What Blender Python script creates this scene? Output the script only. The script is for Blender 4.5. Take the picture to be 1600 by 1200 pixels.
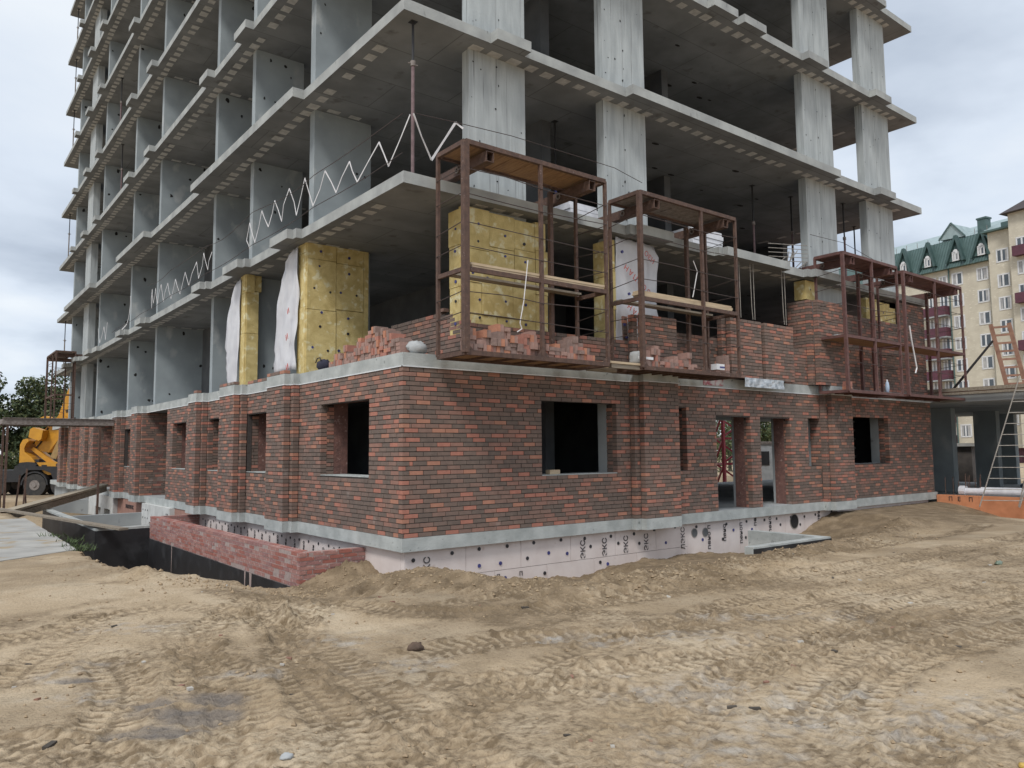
import bpy, bmesh, math, random
import numpy as np
from mathutils import Vector, Matrix, Euler
random.seed(7)
rng = np.random.default_rng(11)
SC = bpy.context.scene
COL = SC.collection
for o in list(bpy.data.objects):
    bpy.data.objects.remove(o)

# ------------------------------------------------------------------ camera
cam = bpy.data.cameras.new('camera'); cam.sensor_width = 36; cam.lens = 26.98
cam.clip_start = .05; cam.clip_end = 3000
cam_o = bpy.data.objects.new('camera', cam); COL.objects.link(cam_o)
_R = Vector((.788009, -.615602, -.008759)); _U = Vector((-.046611, -.073838, .996180)); _F = Vector((.613897, .784591, .086879))
m = Matrix((( _R.x, _U.x, -_F.x), (_R.y, _U.y, -_F.y), (_R.z, _U.z, -_F.z))).to_4x4()
m.translation = Vector((-6.1336, -10.6642, 1.5721))
cam_o.matrix_world = m
SC.camera = cam_o

# ------------------------------------------------------------------ sky
SUN_EL, SUN_AZ = math.radians(52), math.radians(238)     # azimuth measured from +Y clockwise
world = bpy.data.worlds.new('World'); SC.world = world; world.use_nodes = True
nt = world.node_tree; N = nt.nodes; LK = nt.links
for n in list(N): N.remove(n)
def nd(tree, typ, **kw):
    n = tree.nodes.new(typ)
    for k, v in kw.items(): setattr(n, k, v)
    return n
out = nd(nt, 'ShaderNodeOutputWorld')
sky = nd(nt, 'ShaderNodeTexSky', sky_type='NISHITA', sun_disc=False, sun_elevation=SUN_EL, sun_rotation=SUN_AZ)
bg1 = nd(nt, 'ShaderNodeBackground'); bg1.inputs[1].default_value = .10
LK.new(sky.outputs[0], bg1.inputs[0])
geo = nd(nt, 'ShaderNodeTexCoord'); sep = nd(nt, 'ShaderNodeSeparateXYZ'); LK.new(geo.outputs['Generated'], sep.inputs[0])
def mth(tree, op, a, b=None, clamp=False):
    n = nd(tree, 'ShaderNodeMath', operation=op); n.use_clamp = clamp
    for i, v in enumerate((a, b)):
        if v is None: continue
        if isinstance(v, (int, float)): n.inputs[i].default_value = v
        else: tree.links.new(v, n.inputs[i])
    return n.outputs[0]
zc = mth(nt, 'ADD', mth(nt, 'MAXIMUM', sep.outputs[2], 0.0), .16)
cx = mth(nt, 'DIVIDE', sep.outputs[0], zc); cy = mth(nt, 'DIVIDE', sep.outputs[1], zc)
comb = nd(nt, 'ShaderNodeCombineXYZ'); LK.new(cx, comb.inputs[0]); LK.new(cy, comb.inputs[1]); comb.inputs[2].default_value = 9.2
nz1 = nd(nt, 'ShaderNodeTexNoise'); nz1.inputs['Scale'].default_value = .62; nz1.inputs['Detail'].default_value = 7; nz1.inputs['Roughness'].default_value = .50; nz1.inputs['Distortion'].default_value = .25
LK.new(comb.outputs[0], nz1.inputs['Vector'])
rmp = nd(nt, 'ShaderNodeValToRGB'); LK.new(nz1.outputs[0], rmp.inputs[0])
e = rmp.color_ramp.elements
e[0].position = .36; e[0].color = (.23, .262, .315, 1)
e[1].position = .60; e[1].color = (.63, .668, .71, 1)
q = rmp.color_ramp.elements.new(.44); q.color = (.37, .42, .495, 1)
q = rmp.color_ramp.elements.new(.52); q.color = (.53, .585, .66, 1)
bg2 = nd(nt, 'ShaderNodeBackground'); bg2.inputs[1].default_value = 1.0
LK.new(rmp.outputs[0], bg2.inputs[0])
mx = nd(nt, 'ShaderNodeMixShader'); mx.inputs[0].default_value = .92
LK.new(bg1.outputs[0], mx.inputs[1]); LK.new(bg2.outputs[0], mx.inputs[2]); LK.new(mx.outputs[0], out.inputs[0])
# ------------------------------------------------------------------ sun (overcast: wide and weak)
sl = bpy.data.lights.new('sun', 'SUN'); sl.energy = 1.5; sl.angle = math.radians(14); sl.color = (1, .98, .945)
so = bpy.data.objects.new('sun', sl); COL.objects.link(so)
d = Vector((math.sin(SUN_AZ)*math.cos(SUN_EL), math.cos(SUN_AZ)*math.cos(SUN_EL), math.sin(SUN_EL)))
so.rotation_euler = d.to_track_quat('Z', 'Y').to_euler()
SC.view_settings.view_transform = 'Standard'; SC.view_settings.look = 'None'
SC.view_settings.exposure = .52; SC.view_settings.gamma = 1; SC.view_settings.use_curve_mapping = False
SC.render.engine = 'CYCLES'; SC.cycles.use_denoising = True; SC.cycles.denoiser = 'OPENIMAGEDENOISE'; SC.cycles.denoising_input_passes = 'RGB_ALBEDO_NORMAL'; SC.cycles.denoising_prefilter = 'ACCURATE'; SC.cycles.max_bounces = 6; SC.cycles.diffuse_bounces = 4

# ------------------------------------------------------------------ materials
MATS = {}
def mat(name, col, col2=None, scale=4.0, rough=.85, bump=.0, bscale=40., detail=5, metallic=0., stretch=None, spots=None, lo=.35, hi=.65, dist=0., trans=0., world=False, panels=False):
    """principled with two noise-mixed base colours, an optional third 'spots' colour and a fine bump"""
    if name in MATS: return MATS[name]
    M = bpy.data.materials.new(name); M.use_nodes = True; t = M.node_tree
    b = t.nodes['Principled BSDF']; b.inputs['Roughness'].default_value = rough; b.inputs['Metallic'].default_value = metallic
    tc = nd(t, 'ShaderNodeTexCoord'); vec = tc.outputs['Object']
    if world: vec = nd(t, 'ShaderNodeNewGeometry').outputs['Position']
    if stretch:
        mp = nd(t, 'ShaderNodeMapping'); mp.inputs['Scale'].default_value = stretch; t.links.new(vec, mp.inputs[0]); svec = mp.outputs[0]
    else: svec = vec
    if col2 is None: col2 = tuple(c*.8 for c in col)
    nz = nd(t, 'ShaderNodeTexNoise'); nz.inputs['Scale'].default_value = scale; nz.inputs['Detail'].default_value = detail; nz.inputs['Distortion'].default_value = dist
    t.links.new(svec, nz.inputs['Vector'])
    r = nd(t, 'ShaderNodeValToRGB'); r.color_ramp.elements[0].position = lo; r.color_ramp.elements[1].position = hi
    r.color_ramp.elements[0].color = (*col2, 1); r.color_ramp.elements[1].color = (*col, 1)
    t.links.new(nz.outputs[0], r.inputs[0]); cur = r.outputs[0]
    if spots:
        sc, sscale, thr, sstr = spots
        n2 = nd(t, 'ShaderNodeTexNoise'); n2.inputs['Scale'].default_value = sscale; n2.inputs['Detail'].default_value = 6
        if sstr:
            mp2 = nd(t, 'ShaderNodeMapping'); mp2.inputs['Scale'].default_value = sstr; t.links.new(vec, mp2.inputs[0]); t.links.new(mp2.outputs[0], n2.inputs['Vector'])
        else: t.links.new(vec, n2.inputs['Vector'])
        r2 = nd(t, 'ShaderNodeValToRGB'); r2.color_ramp.elements[0].position = thr; r2.color_ramp.elements[1].position = min(1, thr+.1)
        t.links.new(n2.outputs[0], r2.inputs[0])
        mxx = nd(t, 'ShaderNodeMix', data_type='RGBA'); t.links.new(r2.outputs[0], mxx.inputs[0]); t.links.new(cur, mxx.inputs[6]); mxx.inputs[7].default_value = (*sc, 1); cur = mxx.outputs[2]
    if panels:
        bt = nd(t, 'ShaderNodeTexBrick'); bt.inputs['Scale'].default_value = 1; bt.inputs['Mortar Size'].default_value = .012; bt.inputs['Brick Width'].default_value = 2.44; bt.inputs['Row Height'].default_value = 1.22
        for i, c4 in (('Color1', (1,1,1,1)), ('Color2', (.86,.86,.87,1)), ('Mortar', (.62,.62,.62,1))): bt.inputs[i].default_value = c4
        t.links.new(vec, bt.inputs['Vector']); mp3 = nd(t, 'ShaderNodeMix', data_type='RGBA', blend_type='MULTIPLY'); mp3.inputs[0].default_value = 1
        t.links.new(cur, mp3.inputs[6]); t.links.new(bt.outputs[0], mp3.inputs[7]); cur = mp3.outputs[2]
    t.links.new(cur, b.inputs['Base Color'])
    if bump:
        n3 = nd(t, 'ShaderNodeTexNoise'); n3.inputs['Scale'].default_value = bscale; n3.inputs['Detail'].default_value = 6; t.links.new(vec, n3.inputs['Vector'])
        bp = nd(t, 'ShaderNodeBump'); bp.inputs['Strength'].default_value = bump; bp.inputs['Distance'].default_value = .02
        t.links.new(n3.outputs[0], bp.inputs['Height']); t.links.new(bp.outputs[0], b.inputs['Normal'])
    if trans:
        b.inputs['Transmission Weight'].default_value = trans
    MATS[name] = M
    return M
SOFF = mat('concrete_soffit_shaded', (.235, .245, .25), (.168, .176, .18), 1.3, .9, .15, 18, spots=((.14, .14, .14), 2.5, .62, None), panels=True)  # slab underside concrete, darkened in colour to deepen its shade
CONC = mat('concrete', (.36, .375, .375), (.26, .275, .28), 1.1, .9, .15, 18, spots=((.20, .205, .21), 3.5, .64, None))
CONCW = mat('concrete_wall', (.345, .385, .40), (.25, .28, .293), .9, .9, .12, 14, spots=((.43, .45, .45), 1.6, .60, (1, 1, .6)))
CONCP = mat('concrete_pier', (.445, .475, .475), (.345, .37, .375), 2.2, .9, .2, 22, stretch=(3, 3, .5), spots=((.19, .195, .195), 2.4, .60, (11, 11, .22)))
EDGE = mat('concrete_slab', (.42, .435, .42), (.30, .31, .305), 2.0, .9, .25, 25, spots=((.17, .175, .17), 9, .66, (1, 1, .35)))
INSERT = mat('pale_insert', (.53, .525, .505), (.40, .395, .38), 9, .9)
BAND = mat('concrete_band', (.47, .49, .475), (.34, .36, .35), 3.0, .9, .3, 30, spots=((.18, .19, .18), 11, .65, None))
DARKIN = mat('shaded_interior', (.12, .125, .13), (.08, .084, .088), 1.5, .95)  # darkened in colour to stand in for the unlit interior
HOLE = mat('hole_dark', (.025, .022, .022), (.012, .012, .012), 20, .95)
WHITE = mat('white_metal_strip', (.78, .79, .80), (.66, .67, .69), 5, .5)
BRK = [mat('brick_dark', (.172, .128, .105), (.138, .103, .086), 9, .8, .2, 80, world=True, spots=((.33, .27, .24), 1.7, .68, None)),
       mat('brick_brown', (.205, .143, .115), (.168, .118, .097), 9, .8, .2, 80, world=True, spots=((.33, .27, .24), 1.7, .68, None)),
       mat('brick_umber', (.25, .155, .122), (.207, .13, .103), 9, .8, .2, 80, world=True, spots=((.33, .27, .24), 1.7, .68, None)),
       mat('brick_russet', (.31, .168, .128), (.26, .142, .109), 9, .8, .2, 80, world=True, spots=((.33, .27, .24), 1.7, .68, None)),
       mat('brick_red', (.43, .182, .13), (.365, .155, .112), 9, .8, .2, 80, world=True, spots=((.33, .27, .24), 1.7, .68, None)),
       mat('brick_orange', (.43, .205, .138), (.37, .178, .12), 9, .8, .2, 80, world=True, spots=((.33, .27, .24), 1.7, .68, None))]
BW = [.27, .22, .15, .10, .19, .11]
MORT = mat('mortar_dark', (.075, .062, .056), (.052, .043, .039), 20, .95)
MORTL = mat('mortar_pale', (.42, .33, .30), (.32, .25, .23), 16, .95, .3, 60)
MASON = mat('rough_masonry', (.20, .10, .082), (.13, .07, .06), 9, .95, .5, 25, spots=((.33, .22, .19), 16, .60, None))
CBRK = [mat('common_brick_pale', (.40, .205, .175), (.32, .165, .145), 10, .9, .3, 60, spots=((.50, .40, .37), 14, .58, None)),
        mat('common_brick_red', (.36, .13, .10), (.29, .115, .09), 10, .9, .3, 60, spots=((.46, .34, .31), 14, .63, None)),
        mat('common_brick_rose', (.33, .165, .15), (.27, .14, .13), 10, .9, .3, 60, spots=((.46, .38, .35), 14, .60, None))]
WOOL = mat('mineral_wool', (.68, .55, .25), (.52, .40, .16), 5, .95, .6, 60, spots=((.74, .68, .44), 6, .56, None), dist=.6)
WOOLE = mat('mineral_wool_edge', (.72, .60, .28), (.56, .45, .18), 8, .95, .5, 60)
DOWEL = mat('dowel_blue', (.055, .06, .24), (.03, .03, .10), 9, .5)
DOWELB = mat('dowel_black', (.03, .03, .04), (.02, .02, .02), 9, .5)
FILM = mat('white_membrane', (.66, .66, .68), (.56, .56, .59), 3, .55)
REDPRINT = mat('red_print', (.55, .10, .08), (.45, .12, .10), 9, .7)
BLACKPRINT = mat('black_print', (.045, .04, .05), (.03, .03, .03), 9, .7)
XPS = mat('pale_pink_foam', (.70, .625, .595), (.63, .55, .52), 3, .8, spots=((.50, .38, .33), 5, .68, None))
XPSD = mat('red_pink_foam', (.40, .22, .17), (.33, .18, .14), 4, .8)
XPSW = mat('white_foam', (.62, .62, .60), (.50, .50, .48), 4, .85)
XPSO = mat('orange_foam', (.62, .255, .125), (.52, .21, .10), 4, .8, spots=((.42, .19, .10), 5, .68, None))
RUST = mat('rusty_steel', (.125, .072, .052), (.078, .046, .036), 12, .75, .2, 60, spots=((.27, .205, .18), 26, .64, None))
RUSTR = mat('red_brown_steel', (.150, .072, .062), (.10, .05, .045), 9, .7, .15, 60, spots=((.24, .16, .15), 22, .68, None))
RUSTG = mat('grey_weathered_steel', (.27, .24, .22), (.17, .14, .125), 14, .75, .2, 60)
WIRE = mat('rebar_wire', (.075, .055, .05), (.05, .036, .033), 20, .8)
PLY = mat('weathered_plywood', (.36, .22, .115), (.24, .14, .075), 3, .8, .2, 30, stretch=(9, 1, 9), dist=.8)
PLANK = mat('fresh_plank', (.58, .46, .31), (.46, .35, .23), 3, .8, .2, 30, stretch=(1, 9, 9))
PLANKG = mat('weathered_plank', (.30, .255, .20), (.20, .165, .125), 3, .85, .3, 30, stretch=(1, 7, 7))
BITUM = mat('bitumen_coat', (.020, .020, .023), (.012, .012, .014), 3, .55, .2, 20, spots=((.035, .036, .04), 2, .55, None))
TAPE = mat('white_tape', (.72, .70, .70), (.62, .60, .60), 3, .6)
PROPM = mat('prop_steel', (.10, .075, .08), (.07, .05, .055), 10, .6)
YEL = mat('crane_yellow', (.62, .30, .025), (.52, .24, .022), 3, .45, spots=((.30, .17, .04), 4, .68, None))
BLK = mat('machine_black', (.028, .028, .03), (.018, .018, .02), 6, .6)
TYRE = mat('tyre_rubber', (.035, .034, .034), (.06, .055, .05), 6, .9)
REDST = mat('crane_red_steel', (.33, .035, .05), (.25, .03, .042), 6, .5)
ALU = mat('ladder_metal', (.36, .33, .29), (.26, .235, .21), 9, .6, metallic=.2)
ROLLW = mat('white_roll_film', (.72, .72, .74), (.60, .60, .63), 5, .35)
TARP = mat('blue_tarp', (.10, .15, .25), (.06, .09, .16), 5, .6)
FORMW = mat('red_brown_timber', (.34, .19, .13), (.24, .13, .09), 6, .8, .2, 30)
PAPER = mat('grey_paper_bag', (.45, .46, .46), (.33, .34, .34), 6, .8, .3, 20)

# ------------------------------------------------------------------ mesh builder
class MB:
    def __init__(s): s.v = []; s.f = []; s.m = []
    def add(s, vs, fs, mi=0):
        b = len(s.v); s.v += [tuple(v) for v in vs]
        for f in fs: s.f.append(tuple(b+i for i in f)); s.m.append(mi)
    def box(s, x0, x1, y0, y1, z0, z1, mi=0):
        if x0 > x1: x0, x1 = x1, x0
        if y0 > y1: y0, y1 = y1, y0
        if z0 > z1: z0, z1 = z1, z0
        s.add([(x0,y0,z0),(x1,y0,z0),(x1,y1,z0),(x0,y1,z0),(x0,y0,z1),(x1,y0,z1),(x1,y1,z1),(x0,y1,z1)],
              [(0,3,2,1),(4,5,6,7),(0,1,5,4),(1,2,6,5),(2,3,7,6),(3,0,4,7)], mi)
    def obox(s, p, ax, ay, az, mi=0):
        """box centred on p with half-axis vectors"""
        p, ax, ay, az = map(Vector, (p, ax, ay, az)); vs = []
        for k in (-1, 1):
            for i, j in ((-1,-1),(1,-1),(1,1),(-1,1)): vs.append(p+ax*i+ay*j+az*k)
        s.add(vs, [(0,3,2,1),(4,5,6,7),(0,1,5,4),(1,2,6,5),(2,3,7,6),(3,0,4,7)], mi)
    def bar(s, a, b, w, h=None, mi=0, up=(0,0,1)):
        """rectangular bar from a to b"""
        a, b = Vector(a), Vector(b); d = b-a; L = d.length
        if L < 1e-6: return
        d.normalize(); u = Vector(up)
        if abs(d.dot(u)) > .98: u = Vector((0,1,0)) if abs(d.y) < .9 else Vector((1,0,0))
        sx = d.cross(u).normalized(); sy = sx.cross(d)
        h = h or w
        s.obox((a+b)/2, sx*w/2, sy*h/2, d*L/2, mi)
    def cyl(s, a, b, r, n=8, mi=0, r2=None, caps=True):
        a, b = Vector(a), Vector(b); d = (b-a).normalized(); u = Vector((0,0,1)) if abs(d.z) < .95 else Vector((1,0,0))
        sx = d.cross(u).normalized(); sy = sx.cross(d); r2 = r if r2 is None else r2
        vs = [a+(sx*math.cos(t*2*math.pi/n)+sy*math.sin(t*2*math.pi/n))*r for t in range(n)]+[b+(sx*math.cos(t*2*math.pi/n)+sy*math.sin(t*2*math.pi/n))*r2 for t in range(n)]
        fs = [(i, (i+1) % n, n+(i+1) % n, n+i) for i in range(n)]
        if caps: fs += [tuple(range(n-1, -1, -1)), tuple(range(n, 2*n))]
        s.add(vs, fs, mi)
    def tube(s, pts, r, n=5, mi=0):
        for a, b in zip(pts[:-1], pts[1:]): s.cyl(a, b, r, n, mi, caps=False)
    def prism(s, poly, vec, mi=0):
        """closed polygon (3d points) swept by vec"""
        n = len(poly); vec = Vector(vec); a = [Vector(p) for p in poly]; b = [p+vec for p in a]
        s.add(a+b, [tuple(range(n-1, -1, -1)), tuple(range(n, 2*n))]+[(i, (i+1) % n, n+(i+1) % n, n+i) for i in range(n)], mi)
    def mesh(s, name, mats, smooth=False):
        me = bpy.data.meshes.new(name); me.from_pydata(s.v, [], s.f)
        for mm in (mats if isinstance(mats, (list, tuple)) else [mats]): me.materials.append(mm)
        if len(me.materials) > 1: me.polygons.foreach_set('material_index', s.m)
        if smooth: me.polygons.foreach_set('use_smooth', [True]*len(me.polygons))
        me.update(); return me
    def build(s, name, mats, parent=None, smooth=False, fixn=True):
        me = s.mesh(name, mats, smooth)
        if fixn:
            bm = bmesh.new(); bm.from_mesh(me); bmesh.ops.recalc_face_normals(bm, faces=bm.faces); bm.to_mesh(me); bm.free()
        return link(name, me, parent)
def link(name, me, parent=None, loc=None):
    o = bpy.data.objects.new(name, me); COL.objects.link(o)
    if parent is not None: o.parent = parent; o.matrix_parent_inverse = PINV(parent)
    if loc is not None:
        o.location = loc
    return o
def PINV(p): return Matrix.Translation(p.location).inverted() if p.rotation_euler.x == 0 and p.rotation_euler.y == 0 and p.rotation_euler.z == 0 else Matrix.Identity(4)
def tag(o, label=None, cat=None, group=None, kind=None):
    if label: o['label'] = label
    if cat: o['category'] = cat
    if group: o['group'] = group
    if kind: o['kind'] = kind
    return o
def thing(name, label, cat, loc=(0,0,0), group=None, rz=0):
    o = bpy.data.objects.new(name, None); COL.objects.link(o); o.location = loc; o.rotation_euler = (0,0,rz); o.empty_display_size = .2
    return tag(o, label, cat, group)
def copy_tree(o, parent=None):
    c = o.copy(); COL.objects.link(c)
    if parent is not None:
        c.parent = parent; c.matrix_parent_inverse = o.matrix_parent_inverse.copy()
    for ch in o.children: copy_tree(ch, c)
    return c
def text_mesh(txt, size, extrude=.002, bold=0.0):
    cu = bpy.data.curves.new('print', 'FONT'); cu.body = txt; cu.size = size; cu.extrude = extrude; cu.offset = bold; cu.align_x = 'CENTER'; cu.align_y = 'CENTER'; cu.resolution_u = 2
    ob = bpy.data.objects.new('print', cu); COL.objects.link(ob)
    dg = bpy.context.evaluated_depsgraph_get(); me = bpy.data.meshes.new_from_object(ob.evaluated_get(dg))
    bpy.data.objects.remove(ob); return me
def put_text(txt, size, loc, right, up, material, parent, name='printed_word'):
    me = text_mesh(txt, size, bold=size*.006); me.materials.clear(); me.materials.append(material)
    r = Vector(right).normalized(); u = Vector(up).normalized(); n = r.cross(u)
    M4 = Matrix(((r.x, u.x, n.x), (r.y, u.y, n.y), (r.z, u.z, n.z))).to_4x4(); M4.translation = Vector(loc)
    me.transform(M4)
    return link(name, me, parent)

# ------------------------------------------------------------------ noise in numpy
def vnoise(x, y, seed=0):
    xi = np.floor(x).astype(np.int64); yi = np.floor(y).astype(np.int64); xf = x-xi; yf = y-yi
    u = xf*xf*xf*(xf*(xf*6-15)+10); v = yf*yf*yf*(yf*(yf*6-15)+10)
    def h(a, b):
        n = (a*374761393+b*668265263+seed*1442695041) & 0xffffffff
        n = ((n ^ (n >> 13))*1274126177) & 0xffffffff
        return ((n ^ (n >> 16)) & 0xffff)/65535.0
    return (h(xi,yi)*(1-u)+h(xi+1,yi)*u)*(1-v)+(h(xi,yi+1)*(1-u)+h(xi+1,yi+1)*u)*v
def pnoise(x, y, seed=0):
    xi = np.floor(x).astype(np.int64); yi = np.floor(y).astype(np.int64); xf = x-xi; yf = y-yi
    u = xf*xf*xf*(xf*(xf*6-15)+10); v = yf*yf*yf*(yf*(yf*6-15)+10)
    def g(a, b, dx, dy):
        n = (a*374761393+b*668265263+seed*1442695041) & 0xffffffff
        n = ((n ^ (n >> 13))*1274126177) & 0xffffffff
        t = ((n ^ (n >> 16)) & 0xffff)/65536.0*2*np.pi
        return np.cos(t)*dx+np.sin(t)*dy
    return ((g(xi,yi,xf,yf)*(1-u)+g(xi+1,yi,xf-1,yf)*u)*(1-v)+(g(xi,yi+1,xf,yf-1)*(1-u)+g(xi+1,yi+1,xf-1,yf-1)*u)*v)*1.5
def fbm(x, y, f, o, seed=0, gain=.5):
    s = 0; a = 1; t = 0; c, d_ = .8, .6
    for i in range(o): s = s+a*pnoise(x*f+i*7.3, y*f-i*3.1, seed+i*17); t += a*a; a *= gain; f *= 2.03; x, y = c*x-d_*y, d_*x+c*y
    return s/math.sqrt(t)*.75
def ridged(x, y, f, o, seed=0, gain=.55):
    s = 0; a = 1; t = 0; c, d_ = .8, .6
    for i in range(o): s = s+a*(1-np.abs(pnoise(x*f+i*5.1, y*f+i*2.7, seed+i*13))*1.9); t += a; a *= gain; f *= 2.03; x, y = c*x-d_*y, d_*x+c*y
    return s/t
def sstep(a, b, x): t = np.clip((x-a)/(b-a), 0, 1); return t*t*(3-2*t)
def pl_dist(x, y, pts):
    """distance, arc length and signed side to a polyline"""
    D = np.full(x.shape, 1e9); S = np.zeros(x.shape); Q = np.zeros(x.shape); s0 = 0
    for (ax, ay), (bx, by) in zip(pts[:-1], pts[1:]):
        dx, dy = bx-ax, by-ay; L = math.hypot(dx, dy)
        t = np.clip(((x-ax)*dx+(y-ay)*dy)/L/L, 0, 1); ex = x-ax-t*dx; ey = y-ay-t*dy; dd = np.hypot(ex, ey); mk = dd < D
        D = np.where(mk, dd, D); S = np.where(mk, s0+t*L, S); Q = np.where(mk, np.sign(ex*dy-ey*dx)*dd, Q); s0 += L
    return D, S, Q
def smooth_pl(pts, n=3):
    p = [np.array(q[:2], float) for q in pts]
    for _ in range(n):
        q = [p[0]]
        for a, b in zip(p[:-1], p[1:]): q += [a*.75+b*.25, a*.25+b*.75]
        q.append(p[-1]); p = q
    return [tuple(a) for a in p]
def poly_sd(x, y, poly):
    """signed distance, positive inside"""
    D = np.full(x.shape, 1e9); ins = np.zeros(x.shape, bool); n = len(poly)
    for i in range(n):
        ax, ay = poly[i]; bx, by = poly[(i+1) % n]; dx, dy = bx-ax, by-ay
        t = np.clip(((x-ax)*dx+(y-ay)*dy)/(dx*dx+dy*dy), 0, 1); D = np.minimum(D, np.hypot(x-ax-t*dx, y-ay-t*dy))
        if dy != 0:
            c = ((ay > y) != (by > y)) & (x < (bx-ax)*(y-ay)/dy+ax); ins ^= c
    return np.where(ins, D, -D)
# ------------------------------------------------------------------ ground
CXY = (-6.1336, -10.6642); FH = (math.sin(.6639), math.cos(.6639)); RH = (math.cos(.6639), -math.sin(.6639))
TRENCH = [(-3.62,30),(-3.62,6.2),(-3.6,3.5),(-3.4,2.2),(-2.9,1.65),(-2.3,1.45),(-1.6,1.25),(-1.0,1.35),(.3,1.3),(.3,30)]
WELL2 = [(7.7,-1.75),(9.3,-1.75),(9.3,.2),(7.7,.2)]
TRACKS = [  # centre line, width, depth
 ([(-4.1,-7.0),(-2.6,-5.9),(-1.2,-5.45),(1.0,-5.2),(4.5,-5.15),(9,-5.3),(15,-5.4)], .38, .05), ([(-3.9,-7.9),(-2.3,-6.9),(-.6,-6.75),(1.6,-6.75),(5,-6.95)], .36, .045), ([(-5.4,-8.0),(-4.6,-6.2),(-4.3,-4.2),(-3.7,-2.4),(-2.6,-.9)], .36, .045), ([(-4.7,-8.4),(-3.9,-6.4),(-3.6,-4.4),(-2.9,-2.7),(-1.8,-1.7)], .36, .045),
 ([(-5.42,-3.29),(-4.85,-2.14),(-4.21,-1.17),(-3.45,-1.12),(-3.0,-2.7)], .40, .05),
 ([(-2.0,-8.3),(-1.61,-7.73),(-.74,-7.39),(.15,-7.21),(1.6,-7.08),(4.16,-7.15),(8,-7.3)], .42, .06),
 ([(-1.5,-8.5),(-1.06,-7.86),(-.25,-7.58),(.76,-7.45),(2.38,-7.74),(5,-8.1)], .40, .055),
 ([(-2.50,-1.0),(-2.93,-2.26),(-3.24,-3.49)], .26, .07), ([(-2.2,-1.2),(-2.67,-2.48),(-3.1,-3.61)], .26, .07),
 ([(-2.59,-4.64),(-1.73,-4.6),(-.99,-5.06),(.05,-5.77),(1.88,-5.68),(3.9,-5.79),(8.02,-5.86),(14,-6)], .5, .07),
 ([(-3.06,-2.14),(-3.2,-3.84),(-3.3,-5.47),(-3.48,-6.74),(-3.6,-8.2)], .42, .05),
 ([(-4.02,-3.15),(-4.01,-4.22),(-4.24,-5.24),(-4.64,-6.15),(-5.2,-7.2)], .42, .05),
 ([(-5.5,-6.6),(-5.23,-5.67),(-5.03,-4.91),(-4.75,-4.3),(-4.7,-3.18)], .42, .05),
 ([(-2.01,-1.84),(-1.88,-3.0),(-.82,-3.84),(.95,-4.11),(3.11,-4.45),(6.91,-4.87),(10.99,-4.87),(15,-4.6)], .5, .08),
 ([(-3.16,-6.13),(-2.18,-5.98),(-1.34,-6.21),(-.09,-6.45),(1.93,-6.4),(5,-6.5)], .46, .06),
 ([(-3.3,-8.2),(-2.86,-7.61),(-2.08,-7.34),(-1.48,-6.97),(-.38,-6.77),(2,-6.8)], .42, .05),
 ([(-2.6,-8.7),(-1.77,-8.5),(-.76,-8.42),(-.03,-8.54),(2,-8.9)], .42, .05),
 ([(-6.2,-2.2),(-5.38,-1.7),(-4.83,-1.64),(-4.38,-1.02)], .4, .04),
 ([(-5.6,-4.9),(-4.4,-6.5),(-3.4,-8.6)], .42, .05), ([(-2.9,-5.3),(-1.6,-6.9),(-.9,-8.7)], .42, .045),
 ([(-1.2,-3.0),(1.5,-3.05),(4.6,-3.4),(8,-3.6),(13,-3.4)], .34, .05)]
SOILX = [-1.3,-.32,.31,.8,1.43,2.98,3.85,4.6,5.5,7,9.16,10.6,11.3,12.8,16.2,19.1,24]
SOILZ = [-.52,-.25,-.35,-.50,-.66,-.665,-.72,-.62,-.56,-.585,-.68,-.60,-.46,-.09,-.09,-.08,-.3]
RIDGE = [(-.9,-.5),(-.35,-1.15),(.15,-2.3),(.58,-3.3),(1.87,-3.22),(3.18,-3.28),(4.69,-3.3),(6.83,-3.1),(9.5,-2.6),(12,-2.0)]
PUD = [(-4.53,-5.0,.42,.26),(-4.30,-4.72,.30,.20),(-4.83,-5.22,.34,.16),(-4.62,-4.62,.20,.10),(-5.0,-3.6,.16,.10)]
GREY = [(-.78,-5.35,.8,.35),(-.3,-5.75,.9,.3),(1.2,-5.8,1.0,.25),(-1.3,-7.05,.9,.5),(-2.3,-7.65,.6,.4),(-1.2,-8.05,1.2,.45),(-2.8,-3.75,.5,.3),(-2.75,-4.85,.5,.25),(-4.3,-1.95,.6,.25),(-5.0,-3.35,.35,.25),(-5.1,-4.1,.3,.2),(-3.9,-4.3,.35,.15),(-.6,-7.9,1.0,.35)]
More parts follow.
